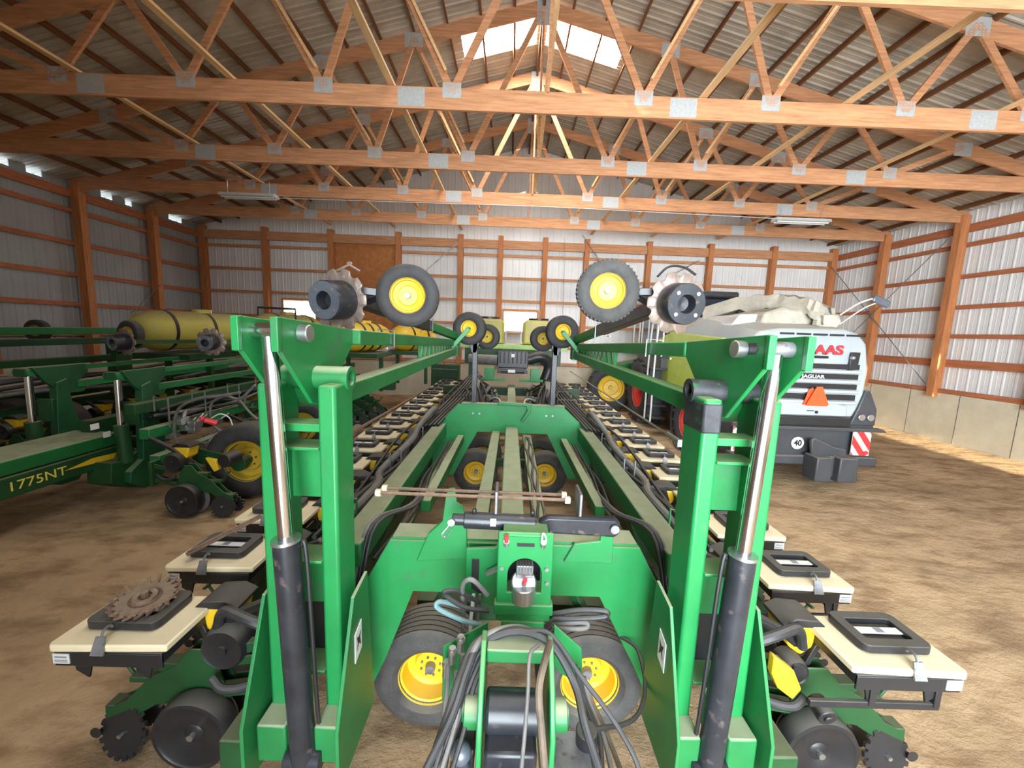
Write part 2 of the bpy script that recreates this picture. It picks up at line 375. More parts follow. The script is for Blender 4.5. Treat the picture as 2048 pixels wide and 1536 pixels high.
# windows
for i,(x0,x1,z0,z1) in enumerate((W1,W2)):
    fr=MB(); t=.07; y=YF-.06
    o_=[(x0-t,z0-t),(x1+t,z0-t),(x1+t,z1+t),(x0-t,z1+t)]; i_=[(x0,z0),(x1,z0),(x1,z1),(x0,z1)]
    fr.ring(o_,i_,(0,y,0),(1,0,0),(0,0,1),.14); f=struct(fr.build('window_%d'%(i+1),WOOD))
    g=MB(); g.box(((x0+x1)/2,YF,(z0+z1)/2),(x1-x0,.01,z1-z0)); g.build('pane',WINLT,f)
    g=MB(); g.box(((x0+x1)/2+.05,YF-.03,(z0+z1)/2),(.025,.03,z1-z0)); g.box(((x0+x1)/2,YF-.03,z0+.015),(x1-x0,.03,.03)); g.box(((x0+x1)/2,YF-.03,z1-.015),(x1-x0,.03,.03)); g.build('window_frame',WCREAM,f)
# cable cross-braces on the side walls and far wall
def rod(p,q,lab,mt=STEELD,r=.011):
    mb=MB(); mb.cyl(p,q,r,8); d=(V(q)-V(p)).normalized(); m_=V(p).lerp(V(q),.5); mb.cyl(m_-d*.09,m_+d*.09,r*2,8)
    trim(mb,mt)
xr=XR-.31
rod((xr,13.9,5.0),(xr,10.2,1.4),'thin steel brace rod falling from the far right corner across the right wall')
rod((xr,10.2,5.15),(xr,13.9,1.5),'thin steel brace rod rising to the second post from the far corner, right wall')
rod((XL+.31,10.2,1.7),(XL+.31,12.1,3.4),'pale brace rod low on the dark left wall',STEEL)
rod(at(830,560,13.8),at(917,485,13.8),"pale diagonal brace rod right of the plywood panel",STEEL)
rod(at(1165,470,13.8),at(1215,545,13.8),'dark diagonal brace rod above the larger right marker wheel')
rod(at(1400,520,13.8),at(1345,550,13.8),'short dark diagonal rod on the far wall above the right marker disc')
rod(at(1130,475,13.8),at(1125,650,13.8),'thin vertical rod hanging on the far wall near the second window',STEEL,.006)
# roof trusses
NB=[-6.85,-5.07,-3.15,-1.35,1.35,3.15,5.07,6.85]
def truss(Y,lab,proto=None):
    if proto: 
        o=copy_tree(proto); o.location=(0,Y,0); o['label']=lab; return o
    root=empty('roof_truss',(0,Y,0)); tag(root,lab,'roof truss','roof trusses across the shed')
    mb=MB(); mb.box(((XL+XR)/2,0,ZE+.14),(XR-XL-.2,.042,.285)); mb.build('bottom_chord',WOOD,root)
    for s in(-1,1):
        xe=XL+.1 if s<0 else XR-.1
        mb=MB(); mb.bar((XC,0,ZR-.24),(xe,0,zroof(xe)-.24),.04,.24); mb.build('top_chord',WOOD,root)
    def tc(x): return zroof(XC+x)-.24
    tops=[-8.2,-5.9,-4.1,-2.4,0,2.4,4.1,5.9,8.2]
    zb=ZE+.27
    for i,x in enumerate(NB):
        for tx in (tops[i] if i<4 else tops[i], tops[i+1]):
            mb=MB(); mb.bar((XC+x,-.005,zb-.05),(XC+tx,-.005,tc(tx)+.02),.038,.10,(1,0,0)); mb.build('web',WOOD,root)
        if abs(x)<4:
            tx=tops[i] if x<0 else tops[i+1]
            a=V((XC+x,-.045,zb+.10));b=V((XC+tx,-.045,tc(tx))); a=a.lerp(b,.06); b=a.lerp(b,.85)
            mb=MB(); mb.bar(a+V((-.02*(1 if x<0 else -1),0,0)),b,.038,.038); mb.build('web_stiffener',WOODL,root)
    mb=MB(); mb.bar((XC,0,zb),(XC,0,ZR-.35),.04,.09); mb.build('king_post',WOOD,root)
    def plate(x,z,w,h,teeth=True):
        mb=MB(); mb.box((x,-.0225,z),(w,.003,h))
        n=6
        for a in range(n):
            for b in range(n): mb.box((x+w*(-.42+.84*a/(n-1)),-.0245,z+h*(-.42+.84*b/(n-1))),(w*.05,.002,h*.08))
        mb.build('gusset_plate',PLATE,root)
    for x in NB: plate(XC+x,ZE+.25,.26,.20)
    for x in(-6.4,-1.92,1.92,6.2): plate(XC+x,ZE+.145,.38,.25)
    for x in(-8.2,-5.9,-4.1,-2.4,2.4,4.1,5.9,8.2): plate(XC+x,tc(x)-.02,.34,.24)
    plate(XC,ZR-.34,.26,.42)
    return root
ord_=['nearest full','second nearest','middle','fourth','farthest']
T0=truss(6.02,'roof truss nearest in full view, its chord crossing below the ridge panels')
truss(4.0,'closest roof truss, only its chord showing at the top right corner',T0)
truss(8.1,'second full roof truss back, directly behind the nearest one',T0)
truss(10.1,'third roof truss back, the one carrying both strip lights',T0)
truss(12.1,'farthest free-standing roof truss, last before the far wall',T0)
# pale lengthwise brace boards on the bottom chords
for x in(-6.6,-4.45,-2.2,2.2,4.25,6.5):
    mb=MB(); mb.bar((XC+x,3.0,ZE+.31),(XC+x,YF-.3,ZE+.31),.09,.036); trim(mb,WOODL)
# long sway braces near the middle
for (a,b) in(((XC-.05,6.1,ZE+.3),(XC+.1,12.0,ZR-.7)),((XC+.12,4.1,ZR-.7),(XC+.05,10.0,ZE+.3))):
    mb=MB(); mb.bar(a,b,.085,.036); trim(mb,WOODL)
# strip lights
def strip(px,py,lab):
    c=at(px,py,9.95); r=empty('strip_light',c); tag(r,lab,'ceiling light','strip lights under the third truss')
    mb=MB(); mb.prism([(-.13,-.03),(.13,-.03),(.09,.04),(-.09,.04)],(0,0,.03),(0,1,0),(0,0,1),1.32); mb.build('housing',WCREAM,r)
    for y in(-.06,.06):
        mb=MB(); mb.cyl((-.62,y,-.02),(.62,y,-.02),.018,12); mb.build('tube',WHITE,r)
    mb=MB(); 
    for x in(-.5,.5): mb.cyl((x,0,.05),(x,0,.35),.006,6)
    mb.build('hanger',STEEL,r); return r
strip(498,394,'white strip light hanging under the truss on the left')
strip(1602,444,'white strip light hanging under the truss on the right')
mb=MB(); mb.tube([at(552,396,9.96),at(800,404,9.96),at(1080,413,9.96),at(1300,424,9.96),at(1550,437,9.96)],.008,6)
tag(mb.build('power_cable',WCREAM),'thin white cable running along the chord between the two strip lights','cable')
# ------------------------------------------------------------ wheels
def wheel(parent,c,ax,R,W,rimR,tyre=RUB,rim=YEL,grooves=0,lugs=0,hub=STEELD,spokes=0,dish=.25,name='wheel'):
    """ax points out of the visible face. returns tyre object; rim and hub are its children"""
    c=V(c);ax=V(ax).normalized(); hw=W/2; mb=MB(); sh=min(.25*W,.35*(R-rimR))
    top=[]
    if grooves:
        for g in range(grooves):
            a=-hw*.78+1.56*hw*g/grooves; b=a+1.56*hw/grooves
            top+=[(R-.02*R*0,a),(R,b-.22*(b-a)),(R*.965,b-.2*(b-a)),(R*.965,b-.02*(b-a))]
        top+=[(R,hw*.78)]
    else: top=[(R,-hw*.7),(R*1.005,0),(R,hw*.7)]
    prof=[(rimR,-hw*.72),(rimR+.25*(R-rimR),-hw*.97),(R-.45*(R-rimR),-hw*1.0),(R-.16*(R-rimR),-hw*.92)]+top+[(R-.16*(R-rimR),hw*.92),(R-.45*(R-rimR),hw*1.0),(rimR+.25*(R-rimR),hw*.97),(rimR,hw*.72)]
    mb.lathe(c,ax,prof,56)
    if lugs:
        x,y,d=mb.frame(ax)
        for i in range(lugs):
            for sg in(-1,1):
                a=2*PI*(i+(.5 if sg>0 else 0))/lugs; e=x*math.cos(a)+y*math.sin(a); t=-x*math.sin(a)+y*math.cos(a)
                mb.bar(c+e*(R+.01*R)+d*(sg*hw*.02)+t*(R*.05),c+e*(R*.97)+d*(sg*hw*.95)-t*(R*.07),R*.075,R*.09,e)
    t=mb.build(name,tyre,parent)
    q=MB(); r=rimR
    q.lathe(c,ax,[(r*1.05,hw*.80),(r*1.05,hw*.72),(r*.93,hw*.66),(r*.88,hw*dish),(r*.62,hw*(dish-.12)),(r*.56,hw*(dish+.10)),(r*.12,hw*(dish+.10)),(r*.12,hw*(dish-.1)-.01),(r*.9,-hw*.1),(r*.93,-hw*.66),(r*1.05,-hw*.8),(r*.99,-hw*.7),(r*.97,0),(r*.99,hw*.68)],48)
    ro=q.build('rim',rim,t)
    h=MB(); h.cyl(c+ax*(hw*(dish-.1)),c+ax*(hw*(dish+.10)+r*.22),r*.2,20,r*.17)
    x,y,d=h.frame(ax)
    nb=spokes or 6
    for i in range(nb):
        a=2*PI*i/nb+.3; e=x*math.cos(a)+y*math.sin(a); h.cyl(c+e*r*.36+ax*hw*(dish+.08),c+e*r*.36+ax*(hw*(dish+.12)+r*.04),r*.045,6)
    h.build('hub',hub,t); return t
def notched(mb,c,ax,R,n,depth,th,w=.35,N=None):
    N=N or n*10
    def f(a):
        k=(a*n/(2*PI))%1; k=abs(k-.5)*2
        return R-depth*math.sqrt(max(0,1-(k/w)**2)) if k<w else R
    mb.gear(c,ax,f,th,N)
# ------------------------------------------------------------ row unit (origin on the floor under the insecticide box, +x points away from the toolbar)
def row_unit(kind=0,box=True):
    """kind 0: black meter disc to the front, kind 1: yellow cup bracket and knob"""
    r=MB()
    for y in(-.05,.05):   # parallel arms from the toolbar bracket
        r.bar((-.62,y,.60),(-.36,y,.56),.014,.05); r.bar((-.62,y,.42),(-.36,y,.38),.014,.05)
    r.prism([(-.38,.33),(-.30,.62),(-.18,.62),(-.10,.52),(.05,.44),(.18,.30),(.30,.24),(.30,.15),(.16,.19),(.02,.28),(-.10,.30),(-.25,.22)],(0,.035,0),(1,0,0),(0,0,1),.012)
    r.prism([(-.38,.33),(-.30,.62),(-.18,.62),(-.10,.52),(.05,.44),(.18,.30),(.30,.24),(.30,.15),(.16,.19),(.02,.28),(-.10,.30),(-.25,.22)],(0,-.035,0),(1,0,0),(0,0,1),.012)
    r.box((-.15,0,.50),(.30,.07,.05)); r.box((.05,0,.42),(.22,.07,.03)); r.box((-.66,0,.5),(.04,.13,.30)); r.box((.22,0,.25),(.16,.08,.03))
    root=r.build('row_unit',GREENO,None,.004)
    for y,s in((.10,1),(-.10,-1)):   # gauge wheels
        g=MB(); g.lathe((-.24,y,.205),(0,s,0),[(.05,-.03),(.17,-.045),(.195,-.05),(.203,-.03),(.203,.03),(.195,.05),(.175,.052),(.165,.044),(.10,.038),(.05,.02),(.035,.03),(.001,.03),(.001,-.03)],44)
        go=g.build('gauge_wheel',BLK,root); h=MB(); h.cyl((-.24,y+s*.03,.205),(-.24,y+s*.05,.205),.018,8); h.build('hub_bolt',STEEL,go)
    o=MB(); o.lathe((-.20,0,.195),(0,1,0),[(.001,-.012),(.19,-.004),(.19,.004),(.001,.012)],32); o.build('opener_disc',STEELD,root)
    for y,s in((.06,1),(-.06,-1)):   # spiked closing wheels
        c=MB()
        def f(a,n=18):
            k=(a*n/(2*PI))%1; return .118+.022*(1 if k<.55 else 0)
        c.gear((.21+.02*s,y,.13),(0.12*s,1,.25*s),f,.016,144); c.cyl((.33,y-.012,.13),(.33,y+.02*s+.012,.13),.03,12)
        co=c.build('closing_wheel',BLK,root)
        h=MB(); h.cyl((.21+.02*s,y+.008*s,.13),(.21+.02*s,y+.03*s,.13),.012,8); h.build('hub_bolt',STEEL,co)
    t=MB(); t.cyl((.16,0,.42),(.22,0,.52),.010,8); t.bar((.22,-.045,.525),(.22,.045,.525),.02,.014); t.build('adjuster_handle',GREENO,root,.003)
    # mini seed hopper, yellow cup with black cap
    q=MB(); y0=.08
    q.prism([(-0.41,0.830),(-0.22,0.830),(-0.25,0.710),(-0.31,0.660),(-0.38,0.710)],(0,y0,0),(1,0,0),(0,0,1),.17); q.build('seed_cup',YEL,root,.015)
    q=MB(); q.prism([(-0.43,0.830),(-0.20,0.830),(-0.20,0.842),(-0.24,0.870),(-0.36,0.880),(-0.43,0.845)],(0,y0,0),(1,0,0),(0,0,1),.18); q.build('cup_cap',BLK,root,.012)
    ms=.62 if kind else 1.0
    q=MB(); q.lathe((-.38,-.03,.65 if not kind else .62),(0,-1,0),[(.001,-.06),(.115*ms,-.06),(.12*ms,-.03),(.12*ms,.02),(.105*ms,.05),(.095*ms,.045),(.001,.05)],36); q.cyl((-.38,-.02,.65),(-.38,-.09,.65),.03,12)
    q.tube([(-.34,0,.74),(-.42,0,.80),(-.54,.0,.86),(-.70,.02,.92)],.028,10)
    q.build('seed_meter',BLK,root)
    if kind==1:
        q=MB(); q.prism([(-.58,.80),(-.47,.72),(-.42,.62),(-.46,.56),(-.54,.62),(-.58,.70)],(0,-.15,0),(1,0,0),(0,0,1),.05); q.build('meter_bracket',YEL,root,.01)
        q=MB(); q.cyl((-.33,-.15,.55),(-.33,-.24,.53),.045,20); q.cyl((-.33,-.24,.53),(-.33,-.25,.528),.02,12); q.build('drive_knob',BLK,root,.004)
    q=MB(); q.tube([(-.33,-.09,.50),(-.40,-.11,.46),(-.50,-.08,.45),(-.64,.0,.47)],.022,10); q.build('meter_hose',HOSE,root)
    if box:
        nb=len(root.children)
        q=MB()   # black frame under the box, open brackets below
        q.box((0,0,.775),(.50,.34,.055)); q.box((0,-.165,.76),(.50,.012,.07))
        for x in(-.12,.17):
            q.prism([(x-.05,.75),(x+.05,.75),(x+.04,.66),(x-.02,.62)],(0,-.12,0),(1,0,0),(0,0,1),.012)
            q.bar((x,-.12,.67),(x,.14,.67),.03,.02)
        q.bar((-.42,-.12,.60),(.22,-.12,.60),.02,.035) if kind==1 else None
        if kind==1:
            q.bar((.20,-.12,.60),(.20,-.12,.70),.03,.03); q.bar((-.12,-.12,.60),(-.12,-.12,.70),.03,.03)
        q.bar((-.22,.1,.75),(-.30,.1,.56),.03,.03)
        q.build('box_frame',BLK,root,.003)
        q=MB(); q.prism([(-.27,-.165),(.25,-.185),(.27,-.165),(.27,.165),(.25,.185),(-.25,.185),(-.27,.165)],(0,0,.822),(1,0,0),(0,1,0),.036); b=q.build('insecticide_box',CREAM,root,.008)
        # black lid, a raised frame with two openings and a printed strip between
        def rr(hx,hy,r,n=4):
            P=[]
            for cx,cy,a0 in((hx-r,hy-r,0),(-hx+r,hy-r,90),(-hx+r,-hy+r,180),(hx-r,-hy+r,270)):
                for k in range(n+1): a=math.radians(a0+90*k/n); P.append((cx+r*math.cos(a),cy+r*math.sin(a)))
            return P
        q=MB(); q.ring(rr(.175,.125,.04),rr(.12,.07,.015),(.02,.035,.868),(1,0,0),(0,1,0),.042); q.prism(rr(.122,.072,.015),(.02,.035,.853),(1,0,0),(0,1,0),.008)
        l=q.build('lid',BLK,b,.004)
        q=MB(); q.box((.02,.038,.872),(.24,.042,.006)); q.build('label_strip',WHITE,l)
        q=MB(); q.box((.03,.038,.8755),(.04,.034,.002)); q.build('label_print',GREYL,l)
        q=MB(); q.prism([(-.03,0),(.03,0),(.022,.075),(-.022,.075)],(.03,-.19,.80),(1,0,0),(0,.35,1),.008); q.tube([(.03,-.165,.862),(.03,-.15,.895),(.035,-.115,.895),(.035,-.105,.88)],.006,6); q.build('latch',STEELD,b)
        q=MB(); q.box((.215,-.173,.765),(.075,.004,.05)); q.build('maker_sticker',WHITE,b)
        q=MB(); q.box((.215,-.1755,.774),(.055,.002,.008)); q.box((.215,-.1755,.758),(.060,.002,.004)); q.box((.215,-.1755,.750),(.060,.002,.004)); q.build('sticker_print',GREYL,b)
        for ch in [q_ for q_ in root.children if q_.name.split('.')[0] in('box_frame','insecticide_box')]: ch.location.y-=.10
    return root
RU=[row_unit(0),row_unit(1)]; RUP=row_unit(0,False)
# ------------------------------------------------------------ marker disc
def disc_marker(parent,c,ax,R,drum=(.095,.13),face=HUBG,dm=DISC):
    c=V(c);ax=V(ax).normalized(); mb=MB()
    n=10;N=160; x,y,d=mb.frame(ax)
    def f(a):
        k=(a*n/(2*PI))%1; k=abs(k-.5)*2
        return R-.13*R*math.sqrt(max(0,1-(k/.42)**2)) if k<.42 else R
    P=[c-d*.035]; 
    for k_,(rf,h) in enumerate(((.55,-.02),(1,.0))):
        for i in range(N):
            a=2*PI*i/N; r=R*rf if k_==0 else f(a); P.append(c+(x*math.cos(a)+y*math.sin(a))*r+d*h)
    F_=[(0,1+i,1+(i+1)%N) for i in range(N)]+[(1+i,1+N+i,1+N+(i+1)%N,1+(i+1)%N) for i in range(N)]
    mb.add(P,F_); o=mb.build('marker_disc',dm,parent)
    so=o.modifiers.new('thickness','SOLIDIFY'); so.thickness=.006
    r,L=drum
    q=MB(); q.lathe(c,ax,[(.03,-.02),(r,-.02),(r*1.03,.0),(r,L-.006),(r*.97,L),(r*.46,L),(r*.36,L-.06),(.002,L-.065),(.002,-.02)],44); dr=q.build('depth_band',BLKP,o)
    q=MB(); q.lathe(c,ax,[(r*.47,L+.001),(r*.96,L+.001),(r*.96,L+.004),(r*.47,L+.004)],40); q.build('band_face',face,o)
    for i in range(4):
        a=PI/4+i*PI/2; e=x*math.cos(a)+y*math.sin(a); q=MB(); q.cyl(c+e*r*.72+d*(L-.004),c+e*r*.72+d*(L+.010),r*.10,8); q.build('bolt',STEEL,o)
    return o
# ------------------------------------------------------------ planter wing mast
def mast(root,ux,Y,s,z0=.62,zp=2.165,zt=2.335,GT=GREEN,cylmat=BLKP,tw=.068,half=.1125):
    """ux: centre X, s: +1 when the wing is on the right side. parts are children of root"""
    def X(u): return ux+s*u
    for u in(-half,half):
        mb=MB(); mb.box((X(u),Y+.08,(z0+zp-.035)/2),(tw,.17,zp-.035-z0)); mb.build('mast_tube',GT,root,.012)
    for a,b,nm in((1.650,1.885,'crossplate'),(1.180,1.425,'crossplate'),(.85,.945,'foot_brace')):
        mb=MB(); mb.box((X(0),Y+.11,(a+b)/2),(2*half-tw+.004,.03,b-a)); mb.box((X(0),Y+.05,b),(2*half-tw+.004,.12,.012)); c_=mb.build(nm,GT,root,.003)
    mb=MB(); mb.box((X(0),Y+.12,1.08),(2*half-tw,.02,.28)); mb.build('recess_shade',BLK,root)  # black sheet painting the dark inside of the open recess
    mb=MB(); mb.box((X(-.01),Y+.05,zp-.20),(2*half,.10,.03)); mb.build('stop_plate',GT,root,.003)
    mb=MB(); mb.cyl((X(-half-.036),Y+.12,zp-.02),(X(half+.06),Y+.12,zp-.02),.046,24,cap=False); mb.lathe((X(-half-.04),Y+.12,zp-.02),(s,0,0),[(.030,-.005),(.048,-.005),(.048,.02),(.030,.02)],24); mb.cyl((X(-half-.01),Y+.12,zp-.02),(X(-half+.01),Y+.12,zp-.02),.034,20)
    mb.build('pivot_boss',DRUMK if s>0 else GREEND,root)
    mb=MB(); mb.cyl((X(-.0),Y+.26,zp-.04),(X(half+.02),Y+.26,zp-.04),.13,32); dr=mb.build('pivot_drum',GREEND,root)
    mb=MB(); mb.cyl((X(.05),Y+.13,zp-.02),(X(.05),Y+.10,zp-.01),.014,8); mb.build('grease_plug',STEEL,dr)
    if s>0:
        mb=MB(); mb.box((X(-half),Y+.08,zp-.11),(tw+.005,.175,.12)); mb.build('worn_tube_top',DRUMK,root,.010)
    for u in((-.012,.118) if s>0 else ()):
        mb=MB(); mb.prism([(Y-.07,zt-.03),(Y+.03,zt-.035),(Y+.04,zt-.015),(Y+.03,zt+.005),(Y-.07,zt+.01),(Y-.085,zt-.01)],(X(u)-s*.0095,0,0),(0,1,0),(0,0,1),.002); mb.build('pin_slot',BLK,root)
    for u in(-.012,.118):
        mb=MB(); prof=[(Y-.13,zt+.04),(Y-.13,zt-.07),(Y+.08,zp-.12),(Y+.18,zp-.14),(Y+.30,zp-.05),(Y+.48,zt-.07),(Y+.50,zt+.0)]
        mb.prism(prof,(X(u),0,0),(0,1,0),(0,0,1),.018)
        mb.box((X(u),Y-.135,zt-.02),(.026,.02,.115)); mb.build('bell_crank_plate',GT,root,.003)
    mb=MB(); mb.cyl((X(-.018),Y-.06,zt-.01),(X(.145),Y-.06,zt-.01),.028,20); mb.build('crank_pin',CHROME if s<0 else STEELD,root,.003)
    mb=MB(); mb.cyl((X(-.06),Y-.0,zt-.015),(X(-.02),Y-.0,zt-.015),.032,20); mb.build('pin_head',STEEL,root,.004)
    if s<0:
        mb=MB(); mb.cyl((X(.128),Y-.06,zt-.01),(X(.15),Y-.06,zt-.01),.03,20); mb.build('pin_head',STEEL,root,.008)
    a=V((X(-.035),Y-.10,z0+.03)); b=V((X(.055),Y-.06,zt-.03)); m_=a.lerp(b,.545)
    mb=MB(); mb.cyl(a,m_,.047,32); mb.cyl(a-V((.07,0,0)),a+V((.07,0,0)),.04,20); bo=mb.build('lift_cylinder',cylmat,root,.004)
    mb=MB(); mb.cyl(m_,m_+(b-a).normalized()*.012,.051,32); mb.build('gland_ring',STEEL,bo)
    mb=MB(); mb.cyl(m_,b,.0265,28); mb.build('cylinder_rod',CHROME,bo)
    mb=MB(); p=a.lerp(m_,.92)+V((s*-.06,.02,0)); q_=a.lerp(m_,.1)+V((s*-.06,.02,0)); mb.tube([m_+V((s*-.04,.02,-.03)),p,q_,q_+V((0,.1,-.06))],.008,8); mb.build('cylinder_hose',BLK,bo)
    for u in(-half-.075,half+.06):
        mb=MB(); mb.prism([(Y-.15,z0-.06),(Y-.15,z0+.20),(Y+.02,z0+.64),(Y+.17,z0+.66),(Y+.24,z0-.06)],(X(u),0,0),(0,1,0),(0,0,1),.014); f=mb.build('foot_plate',GREEND,root,.002)
        if u<0:
            mb=MB(); xx=X(u)-s*.009; mb.prism([(-.035,-.075),(.035,-.055),(.035,.075),(-.035,.055)],(xx,Y+.05,z0+.42),(0,1,0),(0,0,1),.003); w_=mb.build('warning_decal',WHITE,f)
            mb=MB(); mb.prism([(-.02,-.03),(.0,-.005),(.02,-.03),(.012,.01),(.022,.035),(.0,.02),(-.02,.03),(-.01,.0)],(xx-s*.002,Y+.05,z0+.42),(0,1,0),(0,0,1),.003); mb.build('decal_print',BLK,w_)
    for u in(-half-.02,half-.02):
        mb=MB(); mb.box((X(u),Y-.02+.03,z0+.09),(.115,.22,.16)); mb.build('stub_tube',GREEND,root,.008)
X0=.06
PL=empty('corn_planter',(0,0,0)); tag(PL,'large green folding planter filling the foreground, with cream row boxes down both wings','planter')
def S(s,u): return X0+s*u
for s in(-1,1): mast(PL,.045+s*.8375,1.45,s)
# pull the cross plates' dark recess: black sheet low between the tubes stands for its shade
for s in(-1,1):
    # marker arm, first section: two tubes that meet far back, lattice between
    a=V((S(s,.83),1.93,2.30)); b=V((S(s,.77),4.95,2.20)); c_=V((S(s,.80),1.70,2.06)); d_=V((S(s,.76),4.95,2.10))
    mb=MB(); mb.bar(a,b,.075,.075); ao=mb.build('marker_arm',GREEN if s>0 else GREEND,PL,.008)
    mb=MB(); mb.bar(c_,d_,.085,.085); mb.build('lower_chord',GREEN if s>0 else GREEND,ao,.008)
    mb=MB(); n=12
    for i in range(n):
        t=.42+.56*i/n; t2=.42+.56*(i+.5)/n; t3=.42+.56*(i+1)/n
        mb.bar(a.lerp(b,t),c_.lerp(d_,t2),.022,.03); mb.bar(c_.lerp(d_,t2),a.lerp(b,t3),.022,.03)
    mb.build('lattice_bar',GREEND,ao)
    mb=MB(); p=a.lerp(b,.16); mb.tube([p+V((-.05,0,-.05)),p+V((-.05,0,.055)),p+V((.05,0,.055)),p+V((.05,0,-.05)),p+V((.05,-.14,-.05))],.006,6,smooth=False); mb.build('clip',STEEL,ao)
    # joint at the far end
    mb=MB(); mb.prism([(-.09,-.12),(.09,-.12),(.12,.05),(.0,.12),(-.09,.08)],(S(s,.76),4.95,2.16),(0,1,0),(0,0,1),.10); mb.build('arm_hinge',GREEND,PL,.004)
    # second section folded back over the first
    e0=V((S(s,.72),4.95,2.27))
    e1=at(1318,614,2.9) if s>0 else at(727,603,2.9)
    mb=MB(); mb.bar(e0,e1,.085,.085); so_=mb.build('outer_marker_arm',GREEND,PL,.008)
    mb=MB(); mb.bar(e0.lerp(e1,.45),e1+(e1-e0).normalized()*.05,.098,.098); mb.build('arm_sleeve',BLKP,so_,.004)
    p=e0.lerp(e1,.46); mb=MB(); mb.tube([p+V((-.06,0,-.08)),p+V((-.06,0,.065)),p+V((.06,0,.065)),p+V((.06,0,-.06)),p+V((.06,-.12,-.06))],.006,6,smooth=False); mb.build('clip',STEEL,so_)
    # depth wheel and notched disc at the end of the arm
    wc=at(1214,583,2.72) if s>0 else at(817,592,2.72)
    dc=at(1352,607,2.62) if s>0 else at(682,600,2.62)
    mb=MB(); mb.bar(wc+V((0,.06,0)),dc+V((0,.05,.08)),.05,.05); mb.bar(e1,V((dc.x-s*.02,e1.y-.1,dc.z)),.05,.07); mb.bar(V((wc.x+s*.12,wc.y+.07,wc.z+.03)),V((e1.x,e1.y-.02,e1.z-.02)),.03,.035)
    mb.build('disc_yoke',BLKP,so_,.004)
    wheel(PL,wc,(-s*.12,-1,-.02),.205,.13,.112,rim=YEL,tyre=RUB if s<0 else RUBW,lugs=0,hub=HUBG,spokes=1,name='marker_wheel',dish=.35)
    if s>0:
        q=MB(); ax=V((-s*.12,-1,-.02)).normalized(); x,y,d=q.frame(ax)
        for i in range(44):
            for sg in(-1,0,1):
                a_=2*PI*(i+.5*abs(sg))/44; e=x*math.cos(a_)+y*math.sin(a_); t=-x*math.sin(a_)+y*math.cos(a_)
                q.bar(wc+e*.204+d*(sg*.042)+t*.006,wc+e*.204+d*(sg*.042)-t*.006,.03,.010,e)
        q.build('tread_block',RUBW,PL)
    disc_marker(PL,dc,(s*.10,-.98,-.10) if s>0 else (-.30,-.94,-.10),.20,(.128,.13) if s>0 else (.122,.15),face=BLKP if s>0 else HUBG,dm=DISC)
    mb=MB(); mb.tube([dc+V((-.13*s if s>0 else -.07,.02,.17)),dc+V((-.06*s,.02,.235)),dc+V((.04,.02,.235)),dc+V((.12,.02,.19))],.008,6); mb.build('scraper_band',BLK if s>0 else DISC,so_)
    # small stabiliser wheels held up on black posts above the rear arch
    wc2=V((S(s,.565),4.85,2.38))
    wheel(PL,wc2,(s*.15,-1,0),.198,.15,.095,rim=YEL,hub=GREEND,spokes=5,name='stabiliser_wheel',dish=.1)
    mb=MB(); mb.bar(wc2+V((0,-.09,-.0)),V((S(s,.78),4.75,2.13)),.05,.05); mb.build('wheel_strut',GREEN,PL,.004)
    wheel(PL,(S(s,.40),5.7,2.28),(s*.15,-1,0),.18,.14,.085,rim=YELR,hub=GREEND,spokes=5,name='stabiliser_wheel',dish=.1)
    mb=MB(); mb.box((S(s,.50),4.95,1.80),(.065,.08,.86)); mb.prism([(-.03,-.0),(.03,0),(.09,.20),(-.09,.20)],(S(s,.515),4.95,2.08),(1,0,0),(0,0,1),.08); mb.build('rest_post',BLKP,PL,.006)
    # wing tubes
    mb=MB(); mb.bar((S(s,.90),1.98,1.125),(S(s,.90),4.80,1.125),.15,.15); mb.build('wing_tube',GREEND,PL,.012)
    mb=MB(); mb.bar((S(s,.90),4.84,1.00),(S(s,.90),11.3,1.00),.15,.15); mb.build('wing_tube',GREEND,PL,.012)
    mb=MB(); mb.bar((S(s,.645),2.75,1.06),(S(s,.62),4.62,1.06),.075,.09); mb.build('inner_rail',GREEND,PL,.006)
    mb=MB(); mb.bar((S(s,.745),2.3,.98),(S(s,.72),4.7,.98),.05,.03); mb.build('hose_tray',GREEND,PL)
    # toolbar that carries the row units
    mb=MB(); mb.bar((S(s,1.16),1.45,.52),(S(s,1.16),11.7,.52),.15,.15); mb.build('toolbar',GREENO,PL,.008)
    for Y in (3.0,4.6,6.2,7.8,9.4,11.0):
        mb=MB(); mb.bar((S(s,.95),Y,1.0),(S(s,1.12),Y,.55),.10,.12,(0,1,0)); mb.build('hanger_arm',GREENO,PL,.004)
    for i in range(17):
        pr_=RU[0] if s<0 else RU[1]
        o=copy_tree(pr_,PL); o.location=(S(s,1.89),1.93+.615*i,0.0); o.rotation_euler=(0,0,0)
        if s<0:
            o.scale=(-1,1,1)
for s in(-1,1):
    for i in range(5):
        Y=1.80+.615*i
        for zz in(.38,.62):
            mb=MB(); mb.bar((S(s,1.22),Y+.10,zz+.06),(S(s,1.56),Y+.10,zz),.05,.055); mb.cyl((S(s,1.24),Y+.04,zz+.055),(S(s,1.24),Y+.02,zz+.055),.022,12); mb.build('parallel_arm',GREENO,PL,.004)
        mb=MB(); mb.tube([(S(s,1.15),Y,.80),(S(s,1.30),Y-.03,.90),(S(s,1.48),Y+.05,.88),(S(s,1.56),Y+.10,.74)],.026,10); mb.build('air_duct',HOSE,PL)
        mb=MB(); mb.prism([(-.04,.30),(.06,.34),(.06,.76),(-.04,.80)],(S(s,1.23),Y+.1,0),(s,0,0),(0,0,1),.16); mb.build('row_bracket',GREENO,PL,.006)
